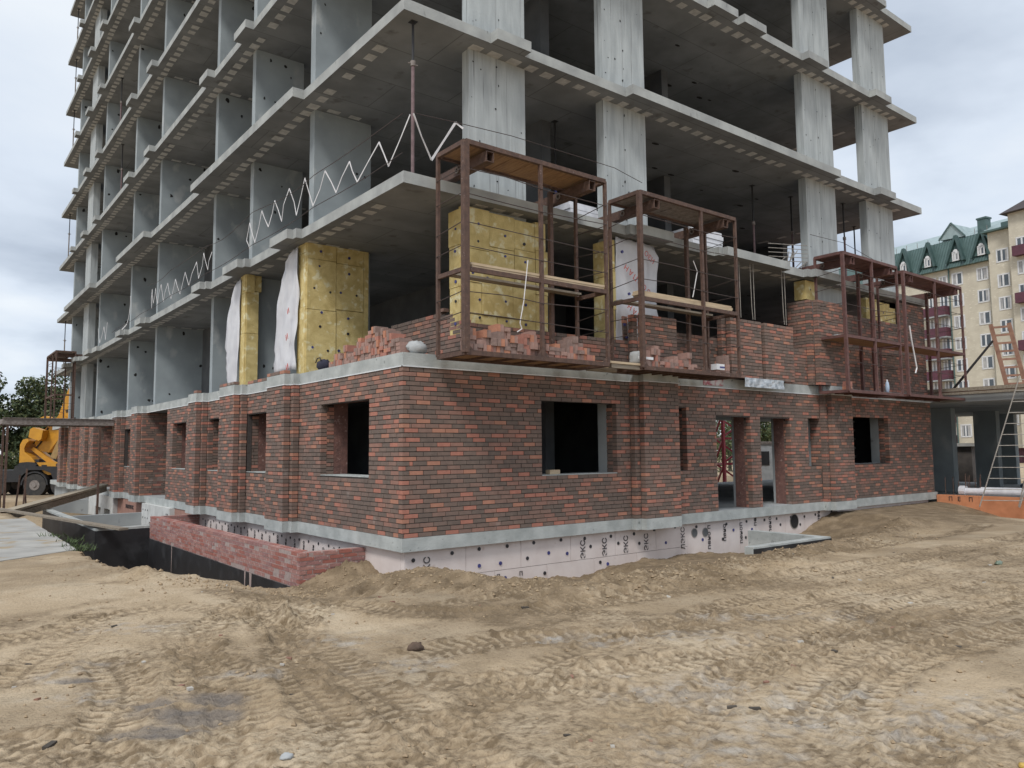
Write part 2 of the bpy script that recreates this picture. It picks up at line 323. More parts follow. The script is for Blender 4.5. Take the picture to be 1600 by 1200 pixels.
def ground_h(x, y):
    x = np.asarray(x, float); y = np.asarray(y, float)
    base = -.2 + .045*fbm(x, y, .3, 2, 1)
    base = base - .55*sstep(16, 42, y) - .05*sstep(20, 60, x)
    near = np.hypot(x-CXY[0], y-CXY[1])
    # bank against the street facade
    sz = np.interp(x, SOILX, SOILZ)
    span = np.where(x > 12, 4.5, 2.6)
    w = 1-sstep(.0, 1, (-y)/span); w = np.where(x < -1.4, w*sstep(-3.0, -1.2, x), w)
    w = np.where(y > 1.5, 0, w); lowi = np.where((y > .05) & (x > -.9), 1, 0)
    h = base*(1-w)+sz*w
    h = h - .15*sstep(-4.2, -2.2, y)*sstep(-.5, 1.0, x)*(1-sstep(11.0, 12.6, x))*(1-.6*w)
    # right: bank falls away from the orange foundation
    h = np.where(x > 15, h - .50*sstep(0, 3.0, -y)*sstep(15, 18, x)*(1-sstep(5, 9, -y)), h)
    rough = fbm(x, y, 2.6, 5, 31)
    h = h + w*(x < 13)*.11*fbm(x, y, 1.2, 5, 77, .6)
    # ridge pushed up by the blade
    D, S, Q = pl_dist(x, y, RIDGE)
    rw = np.exp(-(D/.42)**2); up = .15+.07*fbm(S, S*0, .9, 3, 5)
    h = h + rw*up*(1+.7*rough)
    blade = np.exp(-((D-.55)/.35)**2)*(Q > 0)
    h = h + blade*.025*np.sin(S*30+4*fbm(x, y, 1.5, 2, 8))
    disturbed = np.clip(rw*1.2, 0, 1)
    # heap along the trench edge and before the brick parapet
    td = poly_sd(x, y, TRENCH); lip = np.exp(-((td+.30)/.34)**2)*(y < 6.8)*(x < .4)
    lipa = np.interp(x, [-3.7,-3.3,-2.9,-2.0,-1.2,-.6,.4], [.02,.13,.0,-.08,-.03,.0,0])
    h = h + lip*lipa*(1+.8*rough); disturbed = np.maximum(disturbed, lip*np.clip(lipa*6, 0, 1))
    bkm = np.exp(-((x+.6)/.9)**2-((y-.55)/.6)**2)*(td < 0); h = h - .19*bkm+.05*bkm*rough; disturbed = np.maximum(disturbed, bkm)
    disturbed = np.maximum(disturbed, w*(x > -1))
    # general churned patches
    nr = near < 16
    pm = sstep(.13, .36, fbm(x, y, .55, 4, 71)); churn = pm*sstep(2.2, 3.5, near)*.65
    disturbed = np.maximum(disturbed, churn)
    crumb = np.where(nr, ridged(x, y, 7.5, 5, 51, .66)-.62, 0)
    # tyre tracks with lugs
    tr = np.zeros(x.shape); mark = np.zeros(x.shape)
    for k, (pts, wd, dp) in enumerate(TRACKS):
        sp = smooth_pl(pts); xs = [p[0] for p in sp]; ys = [p[1] for p in sp]
        mk = (x > min(xs)-1) & (x < max(xs)+1) & (y > min(ys)-1) & (y < max(ys)+1)
        if not mk.any(): continue
        D, S, Q = pl_dist(x[mk], y[mk], sp); wl = wd*.5; lx, ly = x[mk], y[mk]
        wob = .03*fbm(lx, ly, 2.5, 3, 19); D = D+wob
        vary = np.clip(.55+.75*vnoise(S*.7, S*0+k, 90+k)+.45*fbm(lx, ly, 1.6, 3, 29), .1, 1.4)
        inn = 1-sstep(wl*.86, wl*1.08, D); berm = np.exp(-((D-wl*1.2)/.07)**2)
        ph = S/.118+np.abs(Q)/wl*.55*np.sign((k % 2)-.5)+.25*fbm(lx, ly, 3, 2, 97)
        fr = ph-np.floor(ph); lug = sstep(.0, .16, fr)-sstep(.45, .62, fr); lug = lug*sstep(.06, .2, np.abs(Q)/wl)
        jag = np.clip(.55+1.1*fbm(lx, ly, 7, 4, 17), 0, 1.6)
        h[mk] += vary*(-dp*.40*inn + .018*lug*inn*(.3+.7*jag) + berm*dp*.35*jag*jag)
        tr[mk] = np.maximum(tr[mk], np.clip((inn+.6*berm)*vary, 0, 1))
        mark[mk] = np.maximum(mark[mk], np.clip(vary*(inn*(1-lug)*(.75+.6*jag) + 1.0*berm*jag), 0, 1.2))
    # crumbs lie where the soil was turned over, the rest is a flat trodden crust
    cz = np.clip(disturbed+.45*tr, 0, 1)
    h = h + cz*(.010*rough + .022*crumb*(.5+fbm(x, y, 1.7, 2, 59)))
    ch = sstep(-.05, .25, fbm(x, y, .9, 3, 66))*nr
    flake = sstep(.10, .125, fbm(x, y, 3.6, 5, 61, .6))*ch; h = h + .006*flake
    crk = sstep(.80, .90, ridged(x+.13*fbm(x, y, 5, 3, 12), y, 4.2, 3, 68, .6))*ch; h = h - .007*crk
    h = h + np.where(nr, .005*fbm(x, y, 9, 4, 81, .6), 0)
    edge = ch*np.exp(-((fbm(x, y, 3.6, 5, 61, .6)-.095)/.022)**2)  # dark rim painted along the flake edges, like their small shadows
    spk = np.where(nr, sstep(.12, .3, fbm(x, y, 8, 5, 33, .7)), 0)
    disturbed = np.clip(np.maximum(disturbed*(.55+.9*spk+.5*(crumb < -.02)), mark)+.35*edge+.4*crk+.18*spk, 0, 1)  # turned damp soil plus shade painted into grooves, cracks and crumb hollows
    # trench, wells and the void under the building
    jag = .16*fbm(x, y, 2.2, 3, 13)
    h = h*(1-sstep(-.05, .55, td+jag)) + (-1.9)*sstep(-.05, .55, td+jag)
    wd2 = poly_sd(x, y, WELL2); h = np.where(wd2 > 0, -1.2, h)
    und = (x > .25) & (y > .28) & (x < 40) & (y < 38); h = np.where(und, np.minimum(h, -1.4), h)
    pud = np.zeros(x.shape); gr = np.zeros(x.shape)
    ca, sa = math.cos(-.66), math.sin(-.66)
    for (px, py, a, b) in PUD:
        u = (x-px)*ca-(y-py)*sa*-1; v = (y-py); u = (x-px)*RH[0]+(y-py)*RH[1]; v = (x-px)*FH[0]+(y-py)*FH[1]
        pud = np.maximum(pud, 1-sstep(.5, 1.15, np.hypot(u/a, v/b)+.55*fbm(x, y, 3.2, 4, 23)))
    for (px, py, a, b) in GREY:
        u = (x-px)*RH[0]+(y-py)*RH[1]; v = (x-px)*FH[0]+(y-py)*FH[1]
        gr = np.maximum(gr, 1-sstep(.3, 1.25, np.hypot(u/a, v/b)+1.1*fbm(x, y, 2.6, 6, 27, .65)))
    h = h - .012*pud
    return h, disturbed, gr, pud
def axis(segs):
    a = []
    for lo, hi, st in segs: a += list(np.arange(lo, hi, st))
    return np.array(a)
def geom(lo, hi, r): 
    v = [lo]; 
    while v[-1] < hi: v.append(v[-1]*r)
    return np.array(v)
gv = np.concatenate([-geom(4, 300, 1.5)[::-1], axis([(-3,2.4,.4),(2.4,6.5,.014),(6.5,9.5,.022),(9.5,12,.03),(12,15,.05),(15,22,.09),(22,44,.35)]), geom(44, 900, 1.25)])
gu = np.concatenate([-geom(16, 700, 1.3)[::-1], axis([(-15.5,-8,.12),(-8,-4.8,.035),(-4.8,4.8,.018),(4.8,10,.035),(10,20,.08),(20,34,.25)]), geom(34, 700, 1.3)])
UU, VV = np.meshgrid(gu, gv); GX = CXY[0]+UU*RH[0]+VV*FH[0]; GY = CXY[1]+UU*RH[1]+VV*FH[1]
GH, GD, GG, GP = ground_h(GX, GY)
GB = np.clip(.95*(1-sstep(1.6, 4.6, -GY+.9*fbm(GX, GY, .5, 4, 201)))*sstep(-2.5, -.5, GX)*(GX < 30) + .55*sstep(.0, .3, fbm(GX, GY, .33, 5, 203, .6)), 0, 1)*sstep(-60, 0, GX)
nv, nu = GX.shape
me = bpy.data.meshes.new('ground'); co = np.stack([GX, GY, GH], -1).reshape(-1, 3).astype(np.float32)
me.vertices.add(len(co)); me.vertices.foreach_set('co', co.ravel())
i0 = (np.arange(nv-1)[:, None]*nu+np.arange(nu-1)[None, :]).ravel(); quads = np.stack([i0, i0+1, i0+nu+1, i0+nu], -1).astype(np.int32)
me.loops.add(quads.size); me.loops.foreach_set('vertex_index', quads.ravel()); me.polygons.add(len(quads))
me.polygons.foreach_set('loop_start', np.arange(0, quads.size, 4, dtype=np.int32)); me.polygons.foreach_set('use_smooth', np.ones(len(quads), bool))
ca = me.color_attributes.new('stain_shade', 'FLOAT_COLOR', 'POINT'); ca.data.foreach_set('color', np.stack([GD, GG, GP, GB], -1).reshape(-1).astype(np.float32))
me.update(); me.validate()
gm = bpy.data.materials.new('sandy_soil'); gm.use_nodes = True; t = gm.node_tree; pb = t.nodes['Principled BSDF']
tc = nd(t, 'ShaderNodeTexCoord'); at = nd(t, 'ShaderNodeAttribute', attribute_name='stain_shade'); sp = nd(t, 'ShaderNodeSeparateColor'); t.links.new(at.outputs['Color'], sp.inputs[0]); nd_sep4 = at.outputs['Alpha']
def noise(sc, det=6, dist=0):
    n = nd(t, 'ShaderNodeTexNoise'); n.inputs['Scale'].default_value = sc; n.inputs['Detail'].default_value = det; n.inputs['Distortion'].default_value = dist; t.links.new(tc.outputs['Object'], n.inputs['Vector']); return n.outputs[0]
def ramp(inp, stops):
    r = nd(t, 'ShaderNodeValToRGB'); t.links.new(inp, r.inputs[0]); e = r.color_ramp.elements
    e[0].position, e[0].color = stops[0][0], (*stops[0][1], 1); e[1].position, e[1].color = stops[-1][0], (*stops[-1][1], 1)
    for p, c in stops[1:-1]: q = e.new(p); q.color = (*c, 1)
    return r.outputs[0]
def mixc(f, a, b):
    mm = nd(t, 'ShaderNodeMix', data_type='RGBA')
    for i, v in ((0, f), (6, a), (7, b)):
        if isinstance(v, tuple): mm.inputs[i].default_value = (*v, 1)
        elif isinstance(v, float): mm.inputs[i].default_value = v
        else: t.links.new(v, mm.inputs[i])
    return mm.outputs[2]
flat = ramp(noise(1.1, 8, .4), [(.30, (.365,.274,.172)), (.50, (.455,.350,.232)), (.70, (.52,.42,.295))])
damp_shade = ramp(noise(3.2, 8), [(.30, (.14,.098,.056)), (.52, (.21,.152,.091)), (.72, (.30,.222,.14))])  # damp soil colour, also carrying the painted groove and crumb shade
fine = ramp(noise(38, 9), [(.33, (.72,.69,.66)), (.43, (1,1,1)), (.75, (1.10,1.10,1.09))])  # colour specks painted in to back up the weak shading of fine relief
dm = mth(t, 'ADD', mth(t, 'MULTIPLY', sp.outputs[3] if False else nd_sep4, .78), mth(t, 'MULTIPLY', sp.outputs[0], mth(t, 'SUBTRACT', mth(t, 'MULTIPLY', noise(16, 8), 3.0), .75), True), True)
c = mixc(dm, flat, damp_shade)
gmk = mth(t, 'MULTIPLY', sp.outputs[1], mth(t, 'SUBTRACT', mth(t, 'MULTIPLY', noise(6, 8), 2.0), .85, True), True)
c = mixc(gmk, c, (.43,.41,.385))
pmk = mth(t, 'MULTIPLY', sp.outputs[2], mth(t, 'ADD', noise(7, 6), .25), True)
c = mixc(pmk, c, (.15,.13,.115))
mm = nd(t, 'ShaderNodeMix', data_type='RGBA', blend_type='MULTIPLY'); mm.inputs[0].default_value = .8; t.links.new(c, mm.inputs[6]); t.links.new(fine, mm.inputs[7])
t.links.new(mm.outputs[2], pb.inputs['Base Color'])
t.links.new(mth(t, 'SUBTRACT', .95, mth(t, 'MULTIPLY', pmk, .3)), pb.inputs['Roughness'])
bsum = mth(t, 'ADD', mth(t, 'MULTIPLY', noise(30, 9), .8), mth(t, 'MULTIPLY', noise(90, 6), .3))
bp = nd(t, 'ShaderNodeBump'); bp.inputs['Strength'].default_value = 1.0; bp.inputs['Distance'].default_value = .025; t.links.new(bsum, bp.inputs['Height']); t.links.new(bp.outputs[0], pb.inputs['Normal'])
me.materials.append(gm)
ground = link('ground', me); tag(ground, kind='structure')
def gz(x, y): return float(ground_h(np.array([float(x)]), np.array([float(y)]))[0][0])

# loose crumbs of soil lying on the ground: too many to count
cm = MB(); crx = []
for _ in range(4200):
    k = rng.random()
    if k < .42:
        i = rng.integers(0, len(RIDGE)-1); f = rng.random(); x = RIDGE[i][0]*(1-f)+RIDGE[i+1][0]*f+rng.normal(0, .45); y = RIDGE[i][1]*(1-f)+RIDGE[i+1][1]*f+rng.normal(0, .45); s = abs(rng.normal(0, .012))+.005
    elif k < .62:
        x = rng.uniform(-3.7, .2); y = rng.uniform(.2, 5) if x < -3 else rng.uniform(-.6, 1.2); s = abs(rng.normal(0, .012))+.005
    else:
        v = 2.6+rng.random()**1.4*11; u = rng.uniform(-.72, .72)*v; x = CXY[0]+u*RH[0]+v*FH[0]; y = CXY[1]+u*RH[1]+v*FH[1]; s = abs(rng.normal(0, .009))+.004
    if (x > -.2 and y > -.1) or (x > 5 and y > -1.9 and x < 9.5): continue
    crx.append((x, y, s))
xs = np.array([c[0] for c in crx]); ys = np.array([c[1] for c in crx]); hz = ground_h(xs, ys)[0]
for (x, y, s), z in zip(crx, hz):
    ax = [Vector(rng.normal(0, 1, 3)).normalized()*s*rng.uniform(.6, 1.2) for _ in range(6)]
    dirs = [(1,0,0),(0,1,0),(-1,0,0),(0,-1,0),(0,0,1),(0,0,-1)]
    vs = [Vector((x, y, z+s*.3))+Vector(dd)*s*rng.uniform(.6, 1.25)*(1 if dd[2] == 0 else .75) for dd in dirs]
    cm.add(vs, [(0,1,4),(1,2,4),(2,3,4),(3,0,4),(1,0,5),(2,1,5),(3,2,5),(0,3,5)])
SOILC = mat('soil_crumb', (.40,.30,.19), (.26,.185,.115), 6, .95, .4, 60)
tag(cm.build('soil_crumbs', SOILC), 'brown crumbs of soil scattered over the rutted sand', 'soil', kind='stuff')

# ------------------------------------------------------------------ concrete frame
LEFT = [(4.13,.13),(4.28,.26),(5.25,0),(7.18,.13),(7.33,.26),(8.42,0),(10.2,.13),(10.33,.26),(11.1,0),(16.88,.13),(17.05,.26),(17.9,0),(20.07,.13),(20.22,.26),(21.05,0),(25.5,.13),(26.6,.26),(27.95,0),(29.8,.13),(30.0,.26),(31.0,0),(33.0,.13),(33.2,.26),(34.1,0)]
RIGHT0 = [(5.2,.13),(5.34,.26),(6.4,0),(12.24,.13),(12.39,.26),(13.4,0)]
RIGHT2 = [(5.2,.13),(5.34,.26),(6.4,0),(8.1,.13),(8.25,.26),(10.75,0),(11.75,.13),(11.9,.26),(13.3,0)]
LEFT3 = [(4.13,.25),(11.5,0),(17.05,.25),(21.5,0),(27.0,.25),(34.2,0)]
RIGHT3 = [(1.8,.2),(2.58,0),(5.3,.2),(13.5,0),(15.7,.2),(16.62,0)]
LEFT4 = [(4.2,.2),(5.1,0),(7.3,.2),(8.15,0),(10.35,.2),(11.1,0),(16.9,.2),(17.65,0),(20.0,.2),(20.9,0),(26.6,.2),(27.35,0),(29.5,.2),(30.3,0),(33.0,.2),(33.5,0)]
RIGHT4 = [(1.8,.2),(2.58,0),(5.3,.2),(6.3,0),(8.15,.2),(9.06,0),(9.32,.2),(10.22,0),(12.15,.2),(13.1,0),(15.73,.2),(16.66,0)]
XE, YE = 18.72, 38.4
def outline(L, Rr):
    p = []
    cur = 0; rp = [(0., 0.)]
    for x, o in Rr: rp += [(x, -cur), (x, -o)]; cur = o
    rp.append((XE, 0.))
    cur = 0; lp = []
    for y, o in L: lp += [(-cur, y), (-o, y)]; cur = o
    lp.append((0., YE))
    pts = rp[::-1]+lp+[(XE, YE)]
    return pts
ZB = [0., 2.95, 5.957, 8.918, 11.89, 14.93, 17.93, 20.93, 23.93, 26.93, 29.93]
TH = [.215, .215, .195, .2, .2, .2, .2, .2, .2, .2, .2]
frame = thing('concrete_frame_building', 'tall unfinished grey concrete building frame with open storeys and stepped slab edges', 'building', (9, 19, 0))
slabs = []
for k in range(11):
    L, Rr = (LEFT, RIGHT0) if k < 2 else (LEFT, RIGHT2) if k == 2 else (LEFT3, RIGHT3) if k == 3 else (LEFT4, RIGHT4)
    mb = MB(); mb.prism([(x, y, ZB[k]) for x, y in outline(L, Rr)], (0,0,TH[k]))
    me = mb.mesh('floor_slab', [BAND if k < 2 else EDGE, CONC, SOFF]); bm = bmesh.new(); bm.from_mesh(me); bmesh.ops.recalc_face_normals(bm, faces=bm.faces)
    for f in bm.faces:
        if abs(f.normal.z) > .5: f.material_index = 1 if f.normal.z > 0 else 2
    bmesh.ops.triangulate(bm, faces=[f for f in bm.faces if len(f.verts) > 4]); bm.to_mesh(me); bm.free()
    slabs.append(link('floor_slab', me, frame))
# white drip strip under the first slab edge
mb = MB(); z0, z1 = 2.934, 2.949
def strip(prof, end, ax, mb):
    cur = 0; a = 0.
    for b, o in prof+[(end, None)]:
        lo = a if a > 0 else -.012
        if ax == 'y': mb.box(-cur-.012, -cur+.03, lo, b+.0, z0, z1)
        else: mb.box(lo, b, -cur-.0125, -cur+.03, z0+.0004, z1-.0004)
        a = b
        if o is None: break
        if ax == 'y': mb.box(-max(o, cur)-.011, -min(o, cur)-.012, b-.0122, b+.03, z0+.0002, z1-.0002)
        else: mb.box(b-.0122, b+.03, -max(o, cur)-.011, -min(o, cur)-.012, z0+.0006, z1-.0006)
        cur = o
strip(LEFT, 34.3, 'y', mb); strip(RIGHT0, 18.6, 'x', mb); mb.build('drip_strip', WHITE, frame)
# pale insulation inserts along the slab edge, visible in the soffit
def insert(x, y, z, sx, sy):
    j = rng.uniform(.85, 1.12, 2); mb = MB(); mb.box(x-sx*j[0]/2, x+sx*j[0]/2, y-sy*j[1]/2, y+sy*j[1]/2, z-.004, z+.02); return mb
far = MB(); cnt = 0
for k in range(2, 11):
    for y in list(np.arange(.95, YE-.5, .42)):
        if rng.random() < .06: continue
        if k in (2,3) and y < 1.0: continue
        mb = insert(.30+rng.normal(0, .012), y+rng.normal(0, .02), ZB[k], .20, .24)
        if k <= 4 and y < 15: mb.build('edge_insert', INSERT, slabs[k], fixn=False); cnt += 1
        else: b = len(far.v); far.v += mb.v; far.f += [tuple(i+b for i in f) for f in mb.f]; far.m += mb.m
    for x in list(np.arange(1.7, XE-.9, .42)):
        if rng.random() < .06: continue
        mb = insert(x+rng.normal(0, .02), .30+rng.normal(0, .012), ZB[k], .24, .20)
        if k <= 4: mb.build('edge_insert', INSERT, slabs[k], fixn=False); cnt += 1
        else: b = len(far.v); far.v += mb.v; far.f += [tuple(i+b for i in f) for f in mb.f]; far.m += mb.m
    for (yy, xs) in ((4.57, np.arange(.75, 1.7, .5)), (11.3, np.arange(.8, 3, .5)), (17.6, np.arange(.8, 3, .5)), (15.0, [])):
        for x in xs:
            mb = insert(x, yy-.26, ZB[k], .30, .14); b = len(far.v); far.v += mb.v; far.f += [tuple(i+b for i in f) for f in mb.f]; far.m += mb.m
    for y in np.arange(1.2, 5.4, .75):
        mb = insert(XE-1.2, y, ZB[k], .16, .36); b = len(far.v); far.v += mb.v; far.f += [tuple(i+b for i in f) for f in mb.f]; far.m += mb.m
tag(far.build('edge_inserts', INSERT, frame, fixn=False), kind='stuff')
# shear walls standing square to the left face
holes = MB()
def hole(p, n, r):
    """a small spalled tie hole: irregular dark patch 3 mm proud of the face"""
    n = Vector(n); u = Vector((0,0,1)); w = n.cross(u); c = Vector(p)+n*.003; k = 7; st = rng.uniform(.7, 1.9)
    vs = [c+(w*math.cos(i*2*math.pi/k)+u*math.sin(i*2*math.pi/k)*st)*r*rng.uniform(.6, 1.25) for i in range(k)]
    holes.add(vs+[c], [(i, (i+1) % k, k) for i in range(k)])
WALLS = [(4.45,.24,1.72),(8.16,.23,1.66),(11.18,.23,2.1),(17.47,.24,2.0),(21.6,.25,2.0),(28.0,.25,2.2),(35.55,.3,3.0)]
def stories(): return [(ZB[k]+TH[k], ZB[k+1]) for k in range(1, 10)]
for (y, tk, xl) in WALLS:
    for k, (za, zb) in enumerate(stories()):
        if y > 20 and k == 1 and False: continue
        mb = MB(); mb.box(.38, xl+(0 if y < 5 else .0), y, y+tk, za, zb); mb.build('shear_wall', CONCW, frame, fixn=False)
        if k < 6:
            for _ in range(int(rng.integers(3, 8))):
                hole((rng.uniform(.45, xl-.1), y, rng.choice([za+.3, za+.5, za+1.5, zb-.45, zb-.15])+rng.normal(0, .05)), (0,-1,0), rng.uniform(.018, .05) if y < 9 else rng.uniform(.03, .07))
# left pier and the flat piers of the street face
PIERS = [(1.575,2.885),(5.005,6.3),(12.70,14.21),(15.96,17.58)]
for (za, zb) in stories():
    mb = MB(); mb.box(.38, .68, 30.9, 32.3, za, zb); mb.build('pier', CONCP, frame, fixn=False)
    for (x0, x1) in PIERS:
        mb = MB(); mb.box(x0, x1, .38, .60, za, zb); pr = mb.build('pier', CONCP, frame, fixn=False)
        sm = MB(); xm = x0+(x1-x0)*.47; sm.box(xm-.007, xm+.007, .377, .385, za+.01, zb-.01); sm.build('form_joint', CONC, pr, fixn=False)
        for q in range(4):
            hole((xm+rng.normal(0, .02), .374, za+.35+q*.72+rng.normal(0,.06)), (0,-1,0), rng.uniform(.012,.024))
            hole((x0+.09+rng.normal(0, .02), .38, za+.3+q*.75+rng.normal(0,.1)), (0,-1,0), rng.uniform(.008,.02))
        for _ in range(5): hole((rng.uniform(x0+.1, x1-.1), .38, rng.uniform(za+.2, zb-.2)), (0,-1,0), rng.uniform(.008, .02))
# inner core, spine and end walls; core and spine added to block light
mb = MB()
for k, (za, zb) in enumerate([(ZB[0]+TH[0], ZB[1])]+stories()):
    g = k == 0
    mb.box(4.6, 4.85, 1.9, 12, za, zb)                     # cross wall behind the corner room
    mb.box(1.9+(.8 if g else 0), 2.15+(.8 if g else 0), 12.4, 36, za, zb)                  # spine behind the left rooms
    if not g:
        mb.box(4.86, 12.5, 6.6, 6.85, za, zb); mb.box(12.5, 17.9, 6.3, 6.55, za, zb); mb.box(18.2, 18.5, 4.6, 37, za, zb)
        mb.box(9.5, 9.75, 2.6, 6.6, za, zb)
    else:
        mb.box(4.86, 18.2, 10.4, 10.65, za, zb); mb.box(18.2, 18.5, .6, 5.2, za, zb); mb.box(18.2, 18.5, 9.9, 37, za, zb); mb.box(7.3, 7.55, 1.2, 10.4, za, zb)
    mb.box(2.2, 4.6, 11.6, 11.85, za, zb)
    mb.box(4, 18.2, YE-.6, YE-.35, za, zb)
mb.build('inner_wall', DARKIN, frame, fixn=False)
# ceiling marks of the loggia soffits
for k in (2, 3, 4):
    for _ in range(16):
        x, y = rng.uniform(6.5, 16), rng.uniform(1.2, 5); c = Vector((x, y, ZB[k]-.003)); r = rng.uniform(.03, .07); n = 6
        holes.add([c+Vector((math.cos(i*math.pi/3)*r*2.2, math.sin(i*math.pi/3)*r, 0)) for i in range(n)]+[c], [((i+1) % n, i, n) for i in range(n)])
tag(holes.build('tie_holes', HOLE, frame, fixn=False), kind='stuff')
# plinth walls below ground floor
mb = MB(); mb.box(.25, 18.6, .22, .5, -1.8, -.001); mb.box(.22, .5, .5, YE-.1, -2.2, -.001); mb.box(18.3, 18.6, .5, YE-.1, -1.8, -.001)
mb.build('foundation_wall', CONC, frame, fixn=False)
# ------------------------------------------------------------------ brickwork
BMESH = {}
CAMP = Vector((CXY[0], CXY[1], 1.57))
def brick_mesh(dx, dy, dz, mi, mats):
    key = (round(dx, 2), round(dy, 2), round(dz, 3), mats[mi].name)
    if key not in BMESH:
        mb = MB(); mb.box(-key[0]/2, key[0]/2, -key[1]/2, key[1]/2, -key[2]/2, key[2]/2); BMESH[key] = mb.mesh('brick', mats[mi])
    return BMESH[key]
def pick(w): return int(rng.choice(len(w), p=np.array(w)/sum(w)))
def lay(bricks, ax, face, out_s, a0, a1, z0, rows, opens=(), depth=.12, rh=.0755, top=None, corner=None, jt=.0035, weights=BW, bl=.25, gap=.013, hgt=.0630):
    """running bond along ax ('x' or 'y'); the outer face sits at coordinate face and looks towards out_s"""
    reds = []
    for r in range(rows):
        prev, reds = reds, []; z = z0+r*rh; zm = z+rh/2; s0 = a0+(.131 if corner == r % 2 else 0)
        seg = [(s0, a1)]
        for (oa, ob, oz0, oz1) in opens:
            if oz0 < zm < oz1:
                ns = []
                for (p, q) in seg:
                    if ob <= p or oa >= q: ns.append((p, q)); continue
                    if oa-p > .02: ns.append((p, oa))
                    if q-ob > .02: ns.append((ob, q))
                seg = ns
        off = (.13 if r % 2 else 0)+(.065 if (r//2) % 3 == 1 else 0)+(.0 if rng.random() < .7 else .033)
        for (p, q) in seg:
            L = bl+.01; k = math.floor((p-a0-off)/L); cuts = [p]
            while True:
                k += 1; c = a0+off+k*L
                if c >= q-.03: break
                if c > p+.03: cuts.append(c)
            cuts.append(q)
            for i in range(len(cuts)-1):
                b0 = cuts[i]+(gap/2 if i else 0); b1 = cuts[i+1]-(gap/2 if i < len(cuts)-2 else 0)
                if b1-b0 < .02: continue
                if top is not None and z+rh > top((b0+b1)/2)+.012: continue
                f = face+out_s*abs(rng.normal(0, jt))*-1; bk = f-out_s*depth; zz = z+rng.normal(0, .0008); h = hgt
                lo, hi = min(f, bk), max(f, bk)
                kk = pick(weights)
                if len(weights) == 6 and kk >= 4 and rng.random() < .8 and any(u < b1 and v > b0-.03 for u, v in prev+reds[-1:]): kk = pick(weights[:4])
                if kk >= 4: reds.append((b0, b1))
                bricks.append(((b0, b1, lo, hi) if ax == 'x' else (lo, hi, b0, b1))+(zz+.005, zz+.005+h, kk))
def backing(mb, ax, face, out_s, a0, a1, z0, z1, opens=(), d0=.014, d1=.115, mi=0, inset=.004):
    f0, f1 = face-out_s*d0, face-out_s*d1
    xs = sorted(set([a0, a1]+[min(max(v, a0), a1) for o in opens for v in o[:2]]))
    for p, q in zip(xs[:-1], xs[1:]):
        if q-p < 1e-4: continue
        zs = [(z0, z1)]
        for o in opens:
            if o[0] <= p+1e-6 and o[1] >= q-1e-6:
                ns = []
                for (u, v) in zs:
                    if o[3] <= u or o[2] >= v: ns.append((u, v)); continue
                    if o[2]-u > .01: ns.append((u, o[2]))
                    if v-o[3] > .01: ns.append((o[3], v))
                zs = ns
        for (u, v) in zs:
            A, B = p+(inset if p in (a0,) or any(abs(p-o[1]) < 1e-6 for o in opens) else 0), q-(inset if q in (a1,) or any(abs(q-o[0]) < 1e-6 for o in opens) else 0)
            if B <= A: continue
            if ax == 'x': mb.box(A, B, f0, f1, u+.002, v-.002, mi)
            else: mb.box(f0, f1, A, B, u+.002, v-.002, mi)
def finish_bricks(root, bricks, mats=BRK, cap=300, pref=None):
    key = (lambda b: (Vector(((b[0]+b[1])/2, (b[2]+b[3])/2, (b[4]+b[5])/2))-CAMP).length) if pref is None else pref
    bricks = sorted(bricks, key=key)
    for b in bricks[:cap]:
        me = brick_mesh(b[1]-b[0], b[3]-b[2], b[5]-b[4], b[6], mats)
        link('brick', me, root, ((b[0]+b[1])/2, (b[2]+b[3])/2, (b[4]+b[5])/2))
    if len(bricks) > cap:
        mb = MB()
        for b in bricks[cap:]: mb.box(*b[:6], b[6])
        tag(mb.build('brickwork', mats, root, fixn=False), kind='stuff')
GZ = .216; GR = 36
def frontage(prof, end):
    """step profile -> list of (a0, a1, offset)"""
    s = []; a = 0.; cur = 0.
    for b, o in prof: s.append((a, b, cur)); a, cur = b, o
    s.append((a, end, cur)); return s
OPR = [(2.885,4.825,1.13,2.475),(6.5,6.955,1.13,2.455),(7.965,9.25,.1,2.30),(9.63,10.88,.1,2.30),(11.675,12.24,1.13,2.36),(13.86,15.84,1.145,2.44)]
OPL = [(1.14,3.09,1.155,2.47),(5.9,7.16,1.15,2.46),(9.1,10.105,1.14,2.46),(12.2,13.6,1.14,2.46),(14.26,16.88,.0,2.95),(19.2,20.06,1.14,2.46),(21.6,25.5,.0,2.95)]
wr = thing('brick_facade', 'ground floor brick wall facing the sand with two doorways and a wide dark window', 'brick wall', (9, 0, .2))
wl = thing('brick_facade', 'ground floor brick wall receding left behind the sunken parapet with tall pilasters', 'brick wall', (0, 17, .2))
br, bl_, mr, ml, inr, inl = [], [], MB(), MB(), MB(), MB()
for (a, b, o) in frontage(RIGHT0, 18.55):
    lay(br, 'x', -o, -1, a, b, GZ, GR, OPR, depth=.122, corner=(1 if a == 0 else None), rh=.0755)
    backing(mr, 'x', -o, -1, a+(.13 if a == 0 else 0), b, GZ, 2.93, OPR)
for (a, b, o) in frontage(LEFT, 34.3):
    if o == 0 and a > 29: continue_small = True
    lay(bl_, 'y', -o, -1, a, b, GZ, GR, OPL, depth=.122, corner=(0 if a == 0 else None), rh=.0755)
    backing(ml, 'y', -o, -1, a+(.13 if a == 0 else 0), b, GZ, 2.93, OPL)
mr.box(.02, .13, .02, .13, GZ, 2.93)
